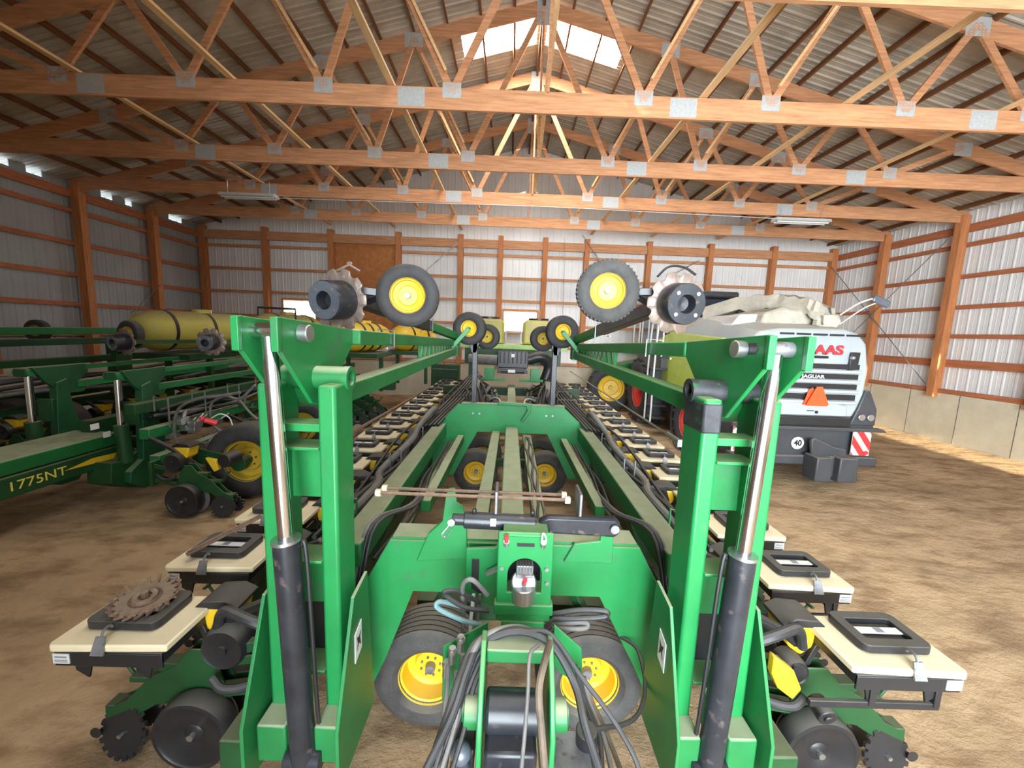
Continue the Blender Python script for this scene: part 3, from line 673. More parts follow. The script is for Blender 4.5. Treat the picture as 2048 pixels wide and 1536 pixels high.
# centre beam and flanking rails
mb=MB(); mb.bar((X0-.01,2.0,1.13),(X0-.01,4.70,1.13),.155,.155); mb.build('centre_beam',GREEND,PL,.014)
mb=MB(); mb.bar((X0-.01,4.95,1.13),(X0-.01,8.6,1.13),.155,.155); mb.build('centre_beam',GREEND,PL,.014)
mb=MB(); mb.box((X0-.01,5.0,1.18),(.22,.16,.12)); mb.build('beam_clamp',STEELD,PL,.01)
mb=MB(); mb.bar((X0-.22,2.1,1.10),(X0-.20,4.75,1.10),.10,.08); mb.build('side_rail',GREEND,PL,.008)
mb=MB(); mb.bar((X0+.18,2.1,1.07),(X0+.18,4.75,1.07),.10,.06); sr=mb.build('side_rail',GREEND,PL,.004)
for k in range(3):
    mb=MB(); pts=[(X0+.15+.03*k+.012*math.sin(i*1.7+k*2),2.2+i*.2,1.108+.006*math.sin(i*2.3+k)) for i in range(13)]; mb.tube(pts,.010,6,3); mb.build('cable',HOSEB if k!=1 else HOSE,sr)
# arches
def arch(Y,pts_top,pts_bot,th,nm):
    mb=MB(); mb.prism(pts_top+pts_bot[::-1],(X0,Y,0),(1,0,0),(0,0,1),th); return mb.build(nm,GREEN,PL,.004)
ra=arch(4.86,[(-1.02,.55),(-.98,1.13),(-.69,1.44),(.64,1.44),(.98,1.13),(1.02,.55)],[(-.74,.50),(-.62,.75),(-.44,1.09),(.44,1.09),(.62,.75),(.74,.50)],.03,'rear_arch')
mb=MB(); mb.box((X0,4.90,1.445),(1.30,.12,.014)); mb.build('arch_flange',GREEND,ra)
mb=MB()
for x in(-.5,-.42,.42,.5): mb.cyl((X0+x,4.84,1.33),(X0+x,4.83,1.33),.012,6)
mb.build('arch_bolt',STEEL,ra)
mb=MB(); mb.prism([(-.20,1.46),(-.17,1.50),(.23,1.48),(.22,1.38),(.12,1.24),(.10,1.26),(.18,1.40),(.16,1.45)],(X0,4.80,0),(1,0,0),(0,0,1),.05); mb.build('arch_bracket',GREEND,ra,.006)
fa=arch(1.90,[(-.93,.35),(-.88,.90),(-.76,1.06),(-.64,1.28),(.64,1.28),(.76,1.06),(.88,.90),(.93,.35)],[(-.80,.30),(-.66,.62),(-.52,1.0),(.45,1.0),(.66,.60),(.80,.30)],.035,'front_arch')
mb=MB(); mb.box((X0,1.97,1.285),(1.26,.14,.014)); mb.build('arch_flange',GREEND,fa)
for pl_,yy in(([(-.50,1.18),(-.44,1.33),(-.37,1.40),(-.355,1.54),(-.34,1.57),(-.31,1.57),(-.30,1.50),(-.265,1.47),(-.25,1.38),(-.24,1.20)],1.875),([(-.24,1.30),(-.24,1.10),(-.22,1.05),(-.16,1.02),(-.05,.98),(.0,1.35),(-.08,1.33),(-.10,1.31)],1.80),([(.25,1.20),(.50,1.20),(.49,1.43),(.43,1.43),(.43,1.32),(.30,1.30)],1.875)):
    mb=MB(); mb.prism(pl_,(X0,yy,0),(1,0,0),(0,0,1),.02); mb.build('arch_gusset',GREEN,fa,.004)
mb=MB(); mb.prism([(-.21,1.10),(-.18,1.08),(-.155,1.05),(-.155,1.09),(-.175,1.13),(-.175,1.25),(-.21,1.25)],(X0,1.785,0),(1,0,0),(0,0,1),.012); mb.build('slot_shadow_plate',BLK,fa)
mb=MB(); mb.tube([(X0-.135,1.77,1.19),(X0-.085,1.755,1.225),(X0-.075,1.75,1.24)],.014,8); mb.build('lock_pin',STEEL,fa)
# diagonal braces under the arch
mb=MB()
for s in(-1,1):
    mb.bar((S(s,.55),2.3,.42),(S(s,.25),2.5,.98),.06,.06); mb.bar((S(s,.25),2.3,.9),(S(s,.45),2.6,.55),.04,.04)
mb.box((X0,2.6,.40),(1.3,.14,.14)); mb.build('axle_frame',GREENO,PL,.004)
# transport wheels
for s in(-1,1):
    wheel(PL,(S(s,.475) ,2.17,.325),(s*-.0,-1,0),.315,.30,.165,tyre=RUBW,rim=YEL,grooves=6,hub=STEELD,spokes=8,name='transport_wheel',dish=.05)
    wheel(PL,(S(s,.50),5.55,.325),(0,-1,0),.315,.26,.165,tyre=RUBW,rim=YEL,grooves=5,spokes=8,name='transport_wheel',dish=.05)
    wheel(PL,(S(s,.46),6.3,.325),(0,-1,0),.315,.26,.165,tyre=RUBW,rim=YELR,grooves=5,spokes=8,name='transport_wheel',dish=.05)
mb=MB(); mb.bar((X0-.55,5.9,.35),(X0+.55,5.9,.35),.1,.1); mb.build('axle_frame',GREENO,PL)
# threaded rods and cross cylinder
mb=MB(); mb.cyl(at(757,985,1.75),at(1140,1000,1.75),.008,10); mb.cyl(at(770,976,1.86),at(1133,990,1.86),.008,10); ro=mb.build('threaded_rod',RUST,PL)
mb=MB()
for p in(at(757,985,1.75),at(770,976,1.86),at(1135,1000,1.75),at(1128,990,1.86)): mb.cyl(p-V((.012,0,0)),p+V((.012,0,0)),.017,6)
mb.build('nut',CREAM,ro)
mb=MB()
a,b=at(905,1037,1.72),at(1010,1027,1.72); a=V((X0-.27,1.72,1.485));b=V((X0+.10,1.72,1.475))
mb.cyl(V((X0-.245,1.72,1.484)),V((X0+.085,1.72,1.478)),.038,28); mb.cyl(V((X0-.30,1.72,1.486)),V((X0-.24,1.72,1.484)),.026,16); mb.cyl((X0+.07,1.72,1.52),(X0+.07,1.72,1.54),.01,8); mb.cyl((X0-.20,1.72,1.52),(X0-.20,1.72,1.54),.012,8)
cc=mb.build('cross_cylinder',BLKP,PL,.004)
mb=MB(); mb.box((X0-.11,1.683,1.494),(.026,.006,.035)); mb.build('cylinder_tag',WHITE,cc)
mb=MB(); mb.prism([(.10,1.44),(.45,1.43),(.475,1.45),(.475,1.50),(.45,1.52),(.14,1.52),(.10,1.50)],(X0,1.72,0),(1,0,0),(0,0,1),.045); mb.build('cross_link',BLKP,PL,.012)
mb=MB(); mb.cyl((X0+.445,1.69,1.478),(X0+.445,1.68,1.478),.020,20); mb.build('link_pin',STEELD,cc)
mb=MB(); mb.tube([(X0-.31,1.69,1.47),(X0-.34,1.68,1.43),(X0-.32,1.68,1.42),(X0-.295,1.685,1.46)],.004,6); mb.cyl((X0-.30,1.69,1.487),(X0-.30,1.68,1.487),.017,16); mb.build('cotter_pin',STEEL,cc)
for x in(-.08,.31):
    mb=MB(); mb.box((X0-.02+x,1.78,1.56),(.014,.13,.13)); mb.build('rod_plate',STEELD,ro,.004)
# centre tower with the round sensor
tw=MB()
def AP(pts,Y): return [(at(x,y,Y).x,at(x,y,Y).z) for x,y in pts]
outer=AP([(1000,1052),(1103,1062),(1103,1110),(1106,1200),(1106,1216),(988,1210),(988,1195),(997,1130)],1.60)
Yt=1.60
def RR(ptsO,ptsI,Y,th,mt,nm,par):
    m=MB(); m.ring(ptsO,ptsI,(0,Y,0),(1,0,0),(0,0,1),th); return m.build(nm,mt,par,.003)
# tower front plate with arched window
O=[];I=[]
cx,cz=at(1049,1150,Yt).x,at(1049,1150,Yt).z
hw,hh=.118,.18
n=32
for i in range(n):
    a=2*PI*i/n; ca,sa=math.cos(a),math.sin(a)
    k=min(1/abs(ca) if abs(ca)>1e-6 else 9,1/abs(sa) if abs(sa)>1e-6 else 9)
    O.append((cx+hw*ca*k,cz-.01+hh*sa*k+.03))
    if sa>=0: I.append((cx+.075*ca,cz+.005+.075*sa))
    else: I.append((cx+.075*ca*k,cz+.005+.085*sa*k))
tp=RR(O,I,Yt,.012,GREEN,'tower_plate',PL)
mb=MB(); mb.box((cx-.115,Yt+.07,cz-.02),(.012,.15,.36)); mb.box((cx+.115,Yt+.07,cz-.02),(.012,.15,.36)); mb.box((cx,Yt+.10,cz-.19),(.24,.22,.05)); mb.box((cx,Yt+.005,cz-.155),(.26,.05,.05)); mb.box((cx,Yt+.03,cz-.30),(.19,.10,.18)); mb.box((cx,Yt+.05,cz+.185),(.2,.12,.012)); mb.build('tower_frame',GREEN,PL,.005)
mb=MB(); mb.box((cx,Yt+.12,cz+.01),(.16,.01,.22)); mb.build('tower_back',BLK,tp)
mb=MB(); mb.box((cx,Yt-.008,cz+.145),(.075,.004,.014)); mb.build('slot',BLK,tp)
mb=MB(); mb.cyl((cx,Yt+.02,cz-.12),(cx-.002,Yt-.0,cz-.035),.056,32); mb.cyl((cx-.002,Yt-.0,cz-.035),(cx-.002,Yt-.008,cz-.026),.058,32,.054); sm=mb.build('solenoid',STEEL,tp,.004)
mb=MB(); mb.box((cx,Yt+.03,cz+.02),(.075,.07,.05)); mb.build('solenoid_body',STEEL,sm,.004)
mb=MB()
for i in range(6): mb.box((cx-.033+.013*i,Yt-.0,cz+.04),(.006,.05,.035))
mb.build('cooling_fins',STEEL,sm)
mb=MB(); mb.cyl((cx-.002,Yt-.012,cz-.04),(cx-.002,Yt-.03,cz-.015),.010,12); mb.build('fitting',STEELD,sm)
mb=MB(); mb.cyl((cx-.001,Yt-.028,cz-.02),(cx+.0,Yt-.04,cz+.004),.009,12); mb.box((cx+.004,Yt-.042,cz+.006),(.012,.01,.014)); mb.build('red_cap',RED,sm)
for x,red in((-.085,1),(.075,0)):
    mb=MB(); mb.cyl((cx+x,Yt-.005,cz+.14),(cx+x,Yt-.02,cz+.165),.013,12); f=mb.build('top_fitting',STEEL,tp)
    mb=MB()
    if red: mb.cyl((cx+x,Yt-.02,cz+.165),(cx+x,Yt-.025,cz+.195),.009,12); mb.build('red_cap',RED,f)
    else: mb.tube([(cx+x-.01,Yt-.02,cz+.165),(cx+x-.005,Yt-.025,cz+.21),(cx+x+.008,Yt-.025,cz+.19),(cx+x+.01,Yt-.02,cz+.165)],.004,6); mb.build('cap_wire',WHITE,f)
for x,z in((-.10,.035),(.095,.035),(.10,-.03)):
    mb=MB(); mb.cyl((cx+x,Yt-.005,cz+z),(cx+x,Yt-.014,cz+z),.010,6); mb.build('bolt',STEEL,tp)
# hose manifold wings
for s,poly in((-1,[(976,1243),(976,1330),(930,1330),(890,1410),(884,1400),(886,1292)]),(1,[(1108,1248),(1163,1296),(1166,1372),(1120,1345),(1108,1330)])):
    mb=MB(); mb.prism(AP(poly,1.50),(0,1.50,0),(1,0,0),(0,0,1),.01); mb.build('hose_bracket',GREEN,PL,.003)
# front clevis: two tall side plates, cross bar, black tongue between
zc=lambda y: at(1040,y,1.22).z
for s,px in((-1,[(968,1290),(980,1290),(968,1365),(990,1385),(990,1450),(968,1475),(955,1560),(935,1560),(940,1440),(938,1395)]),(1,[(1106,1296),(1120,1296),(1134,1370),(1134,1560),(1108,1560),(1112,1460),(1108,1400)])):
    x=X0+s*.115-.0; 
    mb=MB(); mb.prism([(1.08,.70),(1.06,1.10),(1.12,1.20),(1.22,1.30),(1.27,1.30),(1.38,1.15),(1.42,.95),(1.40,.70)],(x+.0,0,0),(0,1,0),(0,0,1),.018); cp=mb.build('clevis_plate',GREEN,PL,.004)
    mb=MB(); mb.cyl((x,1.16,1.09),(x+s*.055,1.16,1.09),.048,28); mb.cyl((x+s*.055,1.16,1.09),(x+s*.062,1.16,1.09),.03,20); mb.build('clevis_boss',GREEND,cp,.006)
mb=MB(); mb.box((X0,1.27,1.235),(.21,.09,.05)); mb.box((X0,1.36,1.17),(.21,.03,.08)); mb.build('clevis_crossbar',GREEND,PL,.006)
mb=MB(); mb.cyl((X0-.10,1.17,1.085),(X0+.09,1.17,1.085),.065,30); mb.box((X0-.015,1.10,.95),(.165,.10,.22)); mb.build('tongue_casting',BLKP,PL,.012)
mb=MB(); mb.box((X0-.03,1.045,.83),(.12,.10,.34)); mb.tube([(X0-.09,1.04,.98),(X0-.03,1.02,1.0),(X0+.05,1.04,.97)],.016,8); mb.build('plastic_wrap',mat('blue_grey_wrap',(.11,.13,.17),.35,var=.3,nscale=14,bump=.3),PL,.025)
mb=MB(); mb.box((X0+.19,1.15,.93),(.14,.18,.02)); mb.build('lower_bracket',STEELD,PL,.004)
mb=MB(); mb.box((X0-.17,1.20,.90),(.07,.10,.10)); mb.build('lower_bracket',BLKP,PL,.004)
# couplers left and right of the clevis
mb=MB(); c0=V((X0-.175,1.12,.98)); mb.sphere(c0,.035); mb.lathe(c0-V((0,0,.03)),(0,.25,-1),[(.001,0),(.025,0),(.022,.03),(.027,.035),(.027,.045),(.02,.05),(.024,.075),(.03,.08),(.03,.095),(.001,.1)],20); mb.build('coupler',HUBG,PL)
mb=MB(); mb.cyl((X0+.255,1.2,.90),(X0+.25,1.19,1.0),.036,24); mb.build('coupler_cap',BLK,PL,.004)
# hoses at the hitch
def hose(pts,r,mt,par=PL,nm='hose'):
    mb=MB(); mb.tube([at(*p) for p in pts],r,9,7); return mb.build(nm,mt,par)
hose([(850,1545,1.05),(905,1430,1.12),(935,1340,1.2),(960,1290,1.27),(1030,1262,1.28),(1100,1285,1.26),(1150,1370,1.2),(1170,1450,1.1),(1200,1545,1.05)],.014,HOSE)
for k,(dx,dy) in enumerate(((6,6),(-7,-5),(12,14),(2,-10))):
    hose([(862+dx,1545,1.06),(900+dx,1440+dy,1.13),(930+dx,1350+dy,1.21),(965+dx,1285+dy,1.28),(1035,1265+dy,1.30),(1098,1290+dy,1.28)],.012,HOSE if k!=3 else HOSEG)
hose([(1045,1262,1.28),(1100,1268,1.26),(1160,1350,1.18),(1220,1430,1.12),(1262,1500,1.08),(1280,1545,1.05)],.008,HOSE)
hose([(1078,1290,1.15),(1060,1310,1.10),(1056,1380,1.03),(1050,1460,.98),(1042,1545,.95)],.006,HOSEG)
hose([(1100,1285,1.16),(1090,1320,1.08),(1078,1380,1.01),(1083,1460,.97),(1090,1545,.95)],.011,HOSEB)
for x,dy in((896,0),(912,12),(925,-22)):
    hose([(x,1330+dy,1.4),(x-2,1380,1.38),(x-8,1440,1.3),(x-2,1500,1.2),(x-12,1560,1.1)],.010,HOSEG)
hose([(935,1560,1.1),(925,1500,1.15),(935,1420,1.2),(958,1330,1.28)],.007,mat('hose_blue_grey',(.13,.17,.25),.5,var=.2))
for k,pts in enumerate(([(978,1222,1.62),(930,1215,1.6),(893,1192,1.6),(890,1183,1.6),(915,1183,1.62),(960,1205,1.66)],[(976,1252,1.6),(930,1242,1.58),(885,1222,1.58),(872,1210,1.58),(885,1203,1.6),(930,1215,1.64)],[(975,1190,1.62),(950,1163,1.6),(935,1160,1.6),(925,1175,1.62),(927,1230,1.66)])):
    hose(pts,.0105,[HOSE,HOSET,HOSEG][k])
hose([(1104,1228,1.62),(1160,1220,1.6),(1210,1222,1.58),(1212,1232,1.58),(1180,1236,1.58),(1108,1238,1.6)],.011,HOSE)
hose([(1104,1250,1.62),(1140,1245,1.6),(1172,1246,1.59),(1172,1256,1.58),(1140,1258,1.58),(1106,1256,1.6)],.010,HOSEG)
for x in(930,945,958): hose([(x,1215,1.75),(x+2,1190,1.76),(x-4,1250,1.72),(x-6,1320,1.66)],.009,HOSEG if x!=945 else WHITE)
for k,(a,b_) in enumerate(((868,1545),(882,1545),(903,1545))):
    hose([(a,b_,1.04),(a+28,1450,1.12),(a+46,1370,1.2),(a+78,1300,1.28)],.008,[HOSE,HOSEG,HOSE][k])
for x,y in((905,1295),(922,1272),(893,1322)):
    mb=MB(); mb.cyl(at(x,y,1.42),at(x-2,y+30,1.42),.014,10); mb.cyl(at(x,y+4,1.42),at(x,y+10,1.42),.018,6); mb.build('hose_fitting',STEEL,PL)
for k in range(4):
    hose([(1150+6*k,1330+8*k,1.4),(1168+5*k,1400,1.36),(1190+8*k,1470,1.25),(1185+20*k,1550,1.1)],.009,[HOSE,HOSE,HOSEG,HOSEB][k])
hose([(1235,1270,1.9),(1275,1300,1.8),(1290,1380,1.6),(1265,1440,1.4),(1180,1460,1.2)],.009,HOSE)
# hose bundles running down each wing
rnd=random.Random(3)
for s in(-1,1):
    for k in range(6):
        u=1.00+.045*k; z=1.02+.05*((k*37)%3)
        pts=[]
        for i in range(16):
            Y=2.2+i*.62; sag=.05*math.sin(i*1.1+k*.7)*(1 if Y<6.5 else .15)
            uu=u+.04*math.sin(i*.9+k)*(1 if Y<6.5 else .1)-(.0 if Y<6 else .02*(Y-6))
            pts.append((S(s,uu),Y,z+sag+(.05*min(1,max(0,(Y-6))))))
        mb=MB(); mb.tube(pts,.022 if k<4 else .014,8,4); mb.build('wing_hose',[HOSE,HOSEG,HOSE,HOSE,HOSEB,HOSE][k],PL)
    for k in range(3):
        pts=[(S(s,.72+.03*k+.02*math.sin(i+k)),2.1+i*.25,1.02+.015*math.sin(i*1.3+k)) for i in range(11)]
        mb=MB(); mb.tube(pts,.012,6,4); mb.build('wing_cable',HOSE if k else HOSEB,PL)
    # arch-over hoses near the front
    for k in range(3):
        mb=MB(); mb.tube([(S(s,.86-.02*k),1.95,.95),(S(s,.82-.02*k),2.1,1.25),(S(s,.70-.02*k),2.5,1.18),(S(s,.72),3.2,1.03)],.010,8,5); mb.build('wing_hose',HOSE if k else HOSEG,PL)
    # thick meandering hose over the wing, with a loop near the arch
    mb=MB(); mb.tube([(S(s,1.05),2.1,.75),(S(s,1.12),2.35,1.05),(S(s,1.05),2.9,1.14),(S(s,1.18),3.4,1.08),(S(s,1.06),4.0,1.2),(S(s,1.10),4.5,1.22),(S(s,1.0),4.9,1.36),(S(s,1.02),5.2,1.2),(S(s,1.1),5.8,1.12)],.035,10,6); mb.build('air_duct',HOSEG,PL)
    mb=MB(); mb.tube([(S(s,1.13),2.6,.8),(S(s,1.17),3.1,1.02),(S(s,1.12),3.9,1.0),(S(s,1.20),4.6,1.12),(S(s,1.05),5.1,1.10),(S(s,1.12),5.9,1.05)],.035,10,6); mb.build('air_duct',HOSE,PL)
    for Y in(2.45,3.5,4.4,6.4,7.4):
        mb=MB(); mb.tube([(S(s,1.13),Y,.62),(S(s,1.13),Y,1.22),(S(s,1.03),Y,1.24),(S(s,1.03),Y,1.10)],.009,6,smooth=False); mb.build('hose_guide',GREEND if Y<3 else STEELD,PL)
    # small clutter of valves and clamps on the bar
    for k in range(14):
        Y=2.4+k*.62+rnd.uniform(-.1,.1); mb=MB(); mb.box((S(s,1.06+rnd.uniform(-.04,.05)),Y,.80+rnd.uniform(-.05,.1)),(.09,.12,.10)); mb.cyl((S(s,1.0),Y+.05,.86),(S(s,1.2),Y+.1,.9),.016,8); mb.sphere((S(s,1.12),Y-.1,.9),.035,6); mb.build('valve_block',STEELD if k%3 else GREENO,PL,.006)
for s in(-1,1):
    for k in range(5):   # straight glossy hoses clipped together along the back half of each wing
        u=.74+.052*k
        mb=MB(); mb.tube([(S(s,u+.16),4.6,1.22-.01*k),(S(s,u+.06),5.3,1.30-.01*k),(S(s,u),6.0,1.32),(S(s,u-.01),7.5,1.33),(S(s,u-.02),9.0,1.34),(S(s,u-.05),9.4,1.1)],.020,8,4); mb.build('wing_hose',BLK,PL)
    for Y in(6.0,6.9,7.8,8.6):
        mb=MB(); mb.bar((S(s,.70),Y,1.345),(S(s,1.0),Y,1.345),.03,.012); mb.bar((S(s,.70),Y,1.295),(S(s,1.0),Y,1.295),.03,.012); mb.box((S(s,.99),Y,1.18),(.03,.03,.30)); mb.build('hose_clamp',BLKP,PL)
    rc=random.Random(21+s)
    for k in range(16):   # couplers and fittings clustered near the rear toolbar
        c=V((S(s,rc.uniform(.25,.75)),rc.uniform(6.2,8.4),rc.uniform(.95,1.35))); mb=MB(); mb.cyl(c,c+V((rc.uniform(-.12,.12),rc.uniform(-.1,.1),rc.uniform(-.12,.12))),rc.uniform(.018,.04),10); mb.build('coupler',[STEEL,BLK,STEELD,HOSEG][k%4],PL)
    for k in range(4):
        mb=MB(); x=S(s,.35+.1*k); mb.tube([(x,6.2,.95),(x+.1*s,6.5,1.35),(x+.22*s,7.0,1.45-.06*k),(x+.1*s,7.6,1.3),(x,8.3,1.1)],.022,8,5); mb.build('hose',HOSE if k%2 else BLK,PL)
# rear centre section
mb=MB(); mb.box((X0,8.9,1.02),(3.1,.18,.18)); mb.box((X0,7.6,.70),(2.0,.14,.14)); mb.box((X0,6.9,.72),(1.4,.10,.10)); mb.build('rear_toolbar',GREENO,PL,.006)
mb=MB(); mb.box((X0,8.95,2.03),(2.45,.10,.10)); mb.box((X0,9.4,2.07),(2.3,.9,.02)); mb.build('tank_shelf',mat('pale_green_paint',(.30,.50,.12),.5,dust=(.6,.65,.4)),PL,.005)
mb=MB(); mb.box((X0,9.0,1.80),(2.2,.03,.34))
for x in(-.95,.95): mb.box((X0+x,9.0,1.5),(.1,.1,1.0))
mb.build('shelf_support',GREENO,PL,.004)
for s in(-1,1):
    mb=MB(); mb.prism([(-.36,0),(-.36,.48),(-.30,.56),(.30,.56),(.36,.48),(.36,0)],(S(s,.58),9.5,2.09),(1,0,0),(0,0,1),.9); t=mb.build('seed_tank',YELD,PL,.05)
    mb=MB(); mb.cyl((S(s,.58),9.4,2.64),(S(s,.58),9.4,2.70),.24,28); mb.build('tank_lid',BLK,t,.01)
mb=MB()
for x in(-.17,.17): mb.bar((X0+x,8.95,2.08),(X0+x,8.95,2.38),.03,.03)
mb.bar((X0-.17,8.95,2.38),(X0+.17,8.95,2.38),.03,.03); mb.build('guard_rail',STEELD,PL)
mb=MB(); mb.box((X0,8.5,1.78),(.64,.35,.34)); mb.prism([(-.32,0),(.32,0),(.30,.10),(-.30,.10)],(X0,8.35,1.5),(1,0,0),(0,0,1),.3)
for i in range(7): mb.box((X0-.27+.09*i,8.32,1.82),(.03,.02,.24))
mb.cyl((X0-.25,8.25,1.55),(X0+.25,8.25,1.55),.06,18); fb=mb.build('fan_housing',BLK,PL,.015)
mb=MB(); mb.box((X0+.0,8.295,1.87),(.07,.004,.07)); mb.box((X0-.02,8.185,1.55),(.15,.01,.06)); mb.build('fan_label',WHITE,fb)
mb=MB(); mb.cyl((X0-.95,8.6,1.75),(X0-.32,8.5,1.75),.11,20); mb.build('air_pipe',HOSEG,PL)
mb=MB(); mb.tube([(X0+.32,8.5,1.78),(X0+.62,8.5,1.85),(X0+.8,8.6,1.65),(X0+.72,8.6,1.3)],.12,14); mb.build('air_pipe',BLK,PL)
for s in(-1,1):
    mb=MB(); mb.box((S(s,.48),8.2,1.48),(.20,.15,.26)); mb.box((S(s,.4),8.2,1.36),(.5,.08,.05)); mb.build('fan_mount',GREEN,PL,.006)
    mb=MB(); mb.lathe((S(s,.62),6.9,1.15),(1,0,0),[(.30,-.05),(.36,-.05),(.36,.05),(.30,.05)],28); mb.build('hose_loop',HOSEG,PL)
    for k in range(10):
        mb=MB(); Y=6.0+k*.25; mb.cyl((S(s,.30+.1*(k%4)),Y,.95),(S(s,.34+.1*(k%4)),Y+.1,1.12),.03,10); mb.box((S(s,.45),Y,.90),(.12,.1,.12)); mb.build('valve_block',STEEL if k%3==0 else STEELD,PL,.004)
    for k in range(3):
        mb=MB(); mb.tube([(S(s,.25),6.0,.9),(S(s,.20+.05*k),6.3,1.25),(S(s,.4),6.7,1.2-.05*k),(S(s,.55),7.2,1.0),(S(s,.6),8.0,1.3)],.012,6,5); mb.build('hose',WHITE if k==0 else HOSE,PL)
# loose things lying on the front left boxes
mb=MB(); c=V((-1.83,1.865,.925)); ax=V((.05,-.12,1)).normalized()
def sp(a,n=19):
    k=(a*n/(2*PI))%1; return .105+.035*(1-k)
mb.gear(c,ax,sp,.012,190); mb.lathe(c,ax,[(.028,.0),(.028,.018),(.05,.022),(.055,.006),(.07,.006),(.07,-.006),(.028,-.006)],30); 
x_,y_,d_=mb.frame(ax)
for i in range(19):
    a=2*PI*(i+.15)/19; e=x_*math.cos(a)+y_*math.sin(a); mb.bar(c+e*.12,c+e*.145+ax*.03,.014,.006,ax)
mb.cyl(c+ax*.0,c+ax*.045,.018,8)
tag(mb.build('spiked_wheel',RUST,None,.001),'rusty spiked wheel lying on the lid of the nearest left box','spiked wheel')
mb=MB(); p=V((-1.98,2.30,.90)); q=V((-1.72,2.62,1.0)); mb.bar(p,q,.035,.012); mb.bar(p+V((.01,0,.01)),q+V((.01,0,.01)),.01,.03)
tag(mb.build('steel_bar',RUST,None,.002),'rusty steel bar leaning across the second box on the left','bar')
# ------------------------------------------------------------ the two parked planters on the left
def atX(x,y,X):
    d=cf+cr*((x-1024)/F)-cu*((y-768)/F); return CAM+d*(X/d.x)
def side_poly(pts,X,th,mt,name,par,bev=.006,dx=0):
    P=[atX(x,y,X) for x,y in pts]; mb=MB(); mb.prism([(p.y,p.z) for p in P],(X+dx,0,0),(0,1,0),(0,0,1),th); return mb.build(name,mt,par,bev)
P2=empty('corn_planter',(0,0,0)); tag(P2,'dim green planter parked left of the large one, with 1775NT lettering on its tongue','planter')
c3=lambda L:[(x*.3256,560+y*.3256) for x,y in L]
def side_mast(par,X,X2):
    """one folded-wing mast; shape laid out in the plane X, then stood in the plane X2"""
    dx=X2-X
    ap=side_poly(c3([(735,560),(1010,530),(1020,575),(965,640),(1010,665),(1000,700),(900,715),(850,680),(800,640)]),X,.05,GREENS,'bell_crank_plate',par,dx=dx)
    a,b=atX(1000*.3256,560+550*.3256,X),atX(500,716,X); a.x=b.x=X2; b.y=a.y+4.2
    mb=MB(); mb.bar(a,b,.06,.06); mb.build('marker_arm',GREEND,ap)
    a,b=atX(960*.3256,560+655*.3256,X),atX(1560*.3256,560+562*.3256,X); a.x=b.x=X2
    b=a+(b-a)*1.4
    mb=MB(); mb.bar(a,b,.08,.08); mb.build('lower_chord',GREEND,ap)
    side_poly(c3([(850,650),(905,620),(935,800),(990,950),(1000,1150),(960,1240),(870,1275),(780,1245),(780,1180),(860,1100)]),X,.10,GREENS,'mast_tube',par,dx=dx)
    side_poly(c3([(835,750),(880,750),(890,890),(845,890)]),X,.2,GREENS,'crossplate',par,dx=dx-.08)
    side_poly(c3([(700,1125),(800,1110),(860,1050),(880,1200),(860,1275),(700,1255)]),X,.30,GREENO,'foot_box',par,dx=dx-.18)
    t,m_,bt=[atX(x*.3256,560+y*.3256,X) for x,y in((745,590),(768,890),(800,1120))]
    for p in(t,m_,bt): p.x=X2-.05
    mb=MB(); mb.cyl(bt,m_,.075,20); cy=mb.build('lift_cylinder',GREENO,par,.004)
    mb=MB(); mb.cyl(m_,t,.038,20); mb.build('cylinder_rod',CHROME,cy)
    mb=MB(); mb.cyl(t-V((.14,0,0)),t+V((.05,0,0)),.045,20); mb.build('crank_pin',GREEND,par,.004)
    mb=MB(); mb.box(t+V((-.05,-.02,0)),(.16,.05,.10)); mb.build('rod_clevis',GREENS,par,.01)
side_mast(P2,-4.8,-4.8); side_mast(P2,-4.8,-5.9)
# tongue with lettering
mb=MB(); mb.bar((-5.22,2.6,.60),(-5.22,5.0,.60),.36,.22); tg=mb.build('tongue',GREENO,P2,.012)
mb=MB(); mb.prism([(-.26,0),(.26,0),(.30,.17),(-.30,.17)],(-5.32,3.9,.72),(1,0,0),(0,0,1),2.2); mb.build('tongue_trough',GREEND,P2,.02)
text_mesh('model_lettering','1775NT',.14,mat('yellow_lettering',(.75,.60,.10),.5,var=.05),tg,(-5.036,4.08,.60),(0,1,0),(0,0,1),.002,sx=1.15)
mb=MB(); mb.prism([(0,0),(.55,-.035),(.60,.03),(.30,.05)],(-5.035,4.33,.60),(0,1,0),(0,0,1),.004); mb.build('yellow_stripe',YEL,tg)
for Y,z,w in((4.75,.92,.09),(4.62,1.05,.10)):
    mb=MB(); mb.box((-4.955,Y,z),(.004,w,.07)); mb.build('decal',WHITE,tg)
mb=MB(); p=atX(313,918,-4.73); mb.box(p,(.006,.10,.10)); mb.build('decal',WHITE,P2)
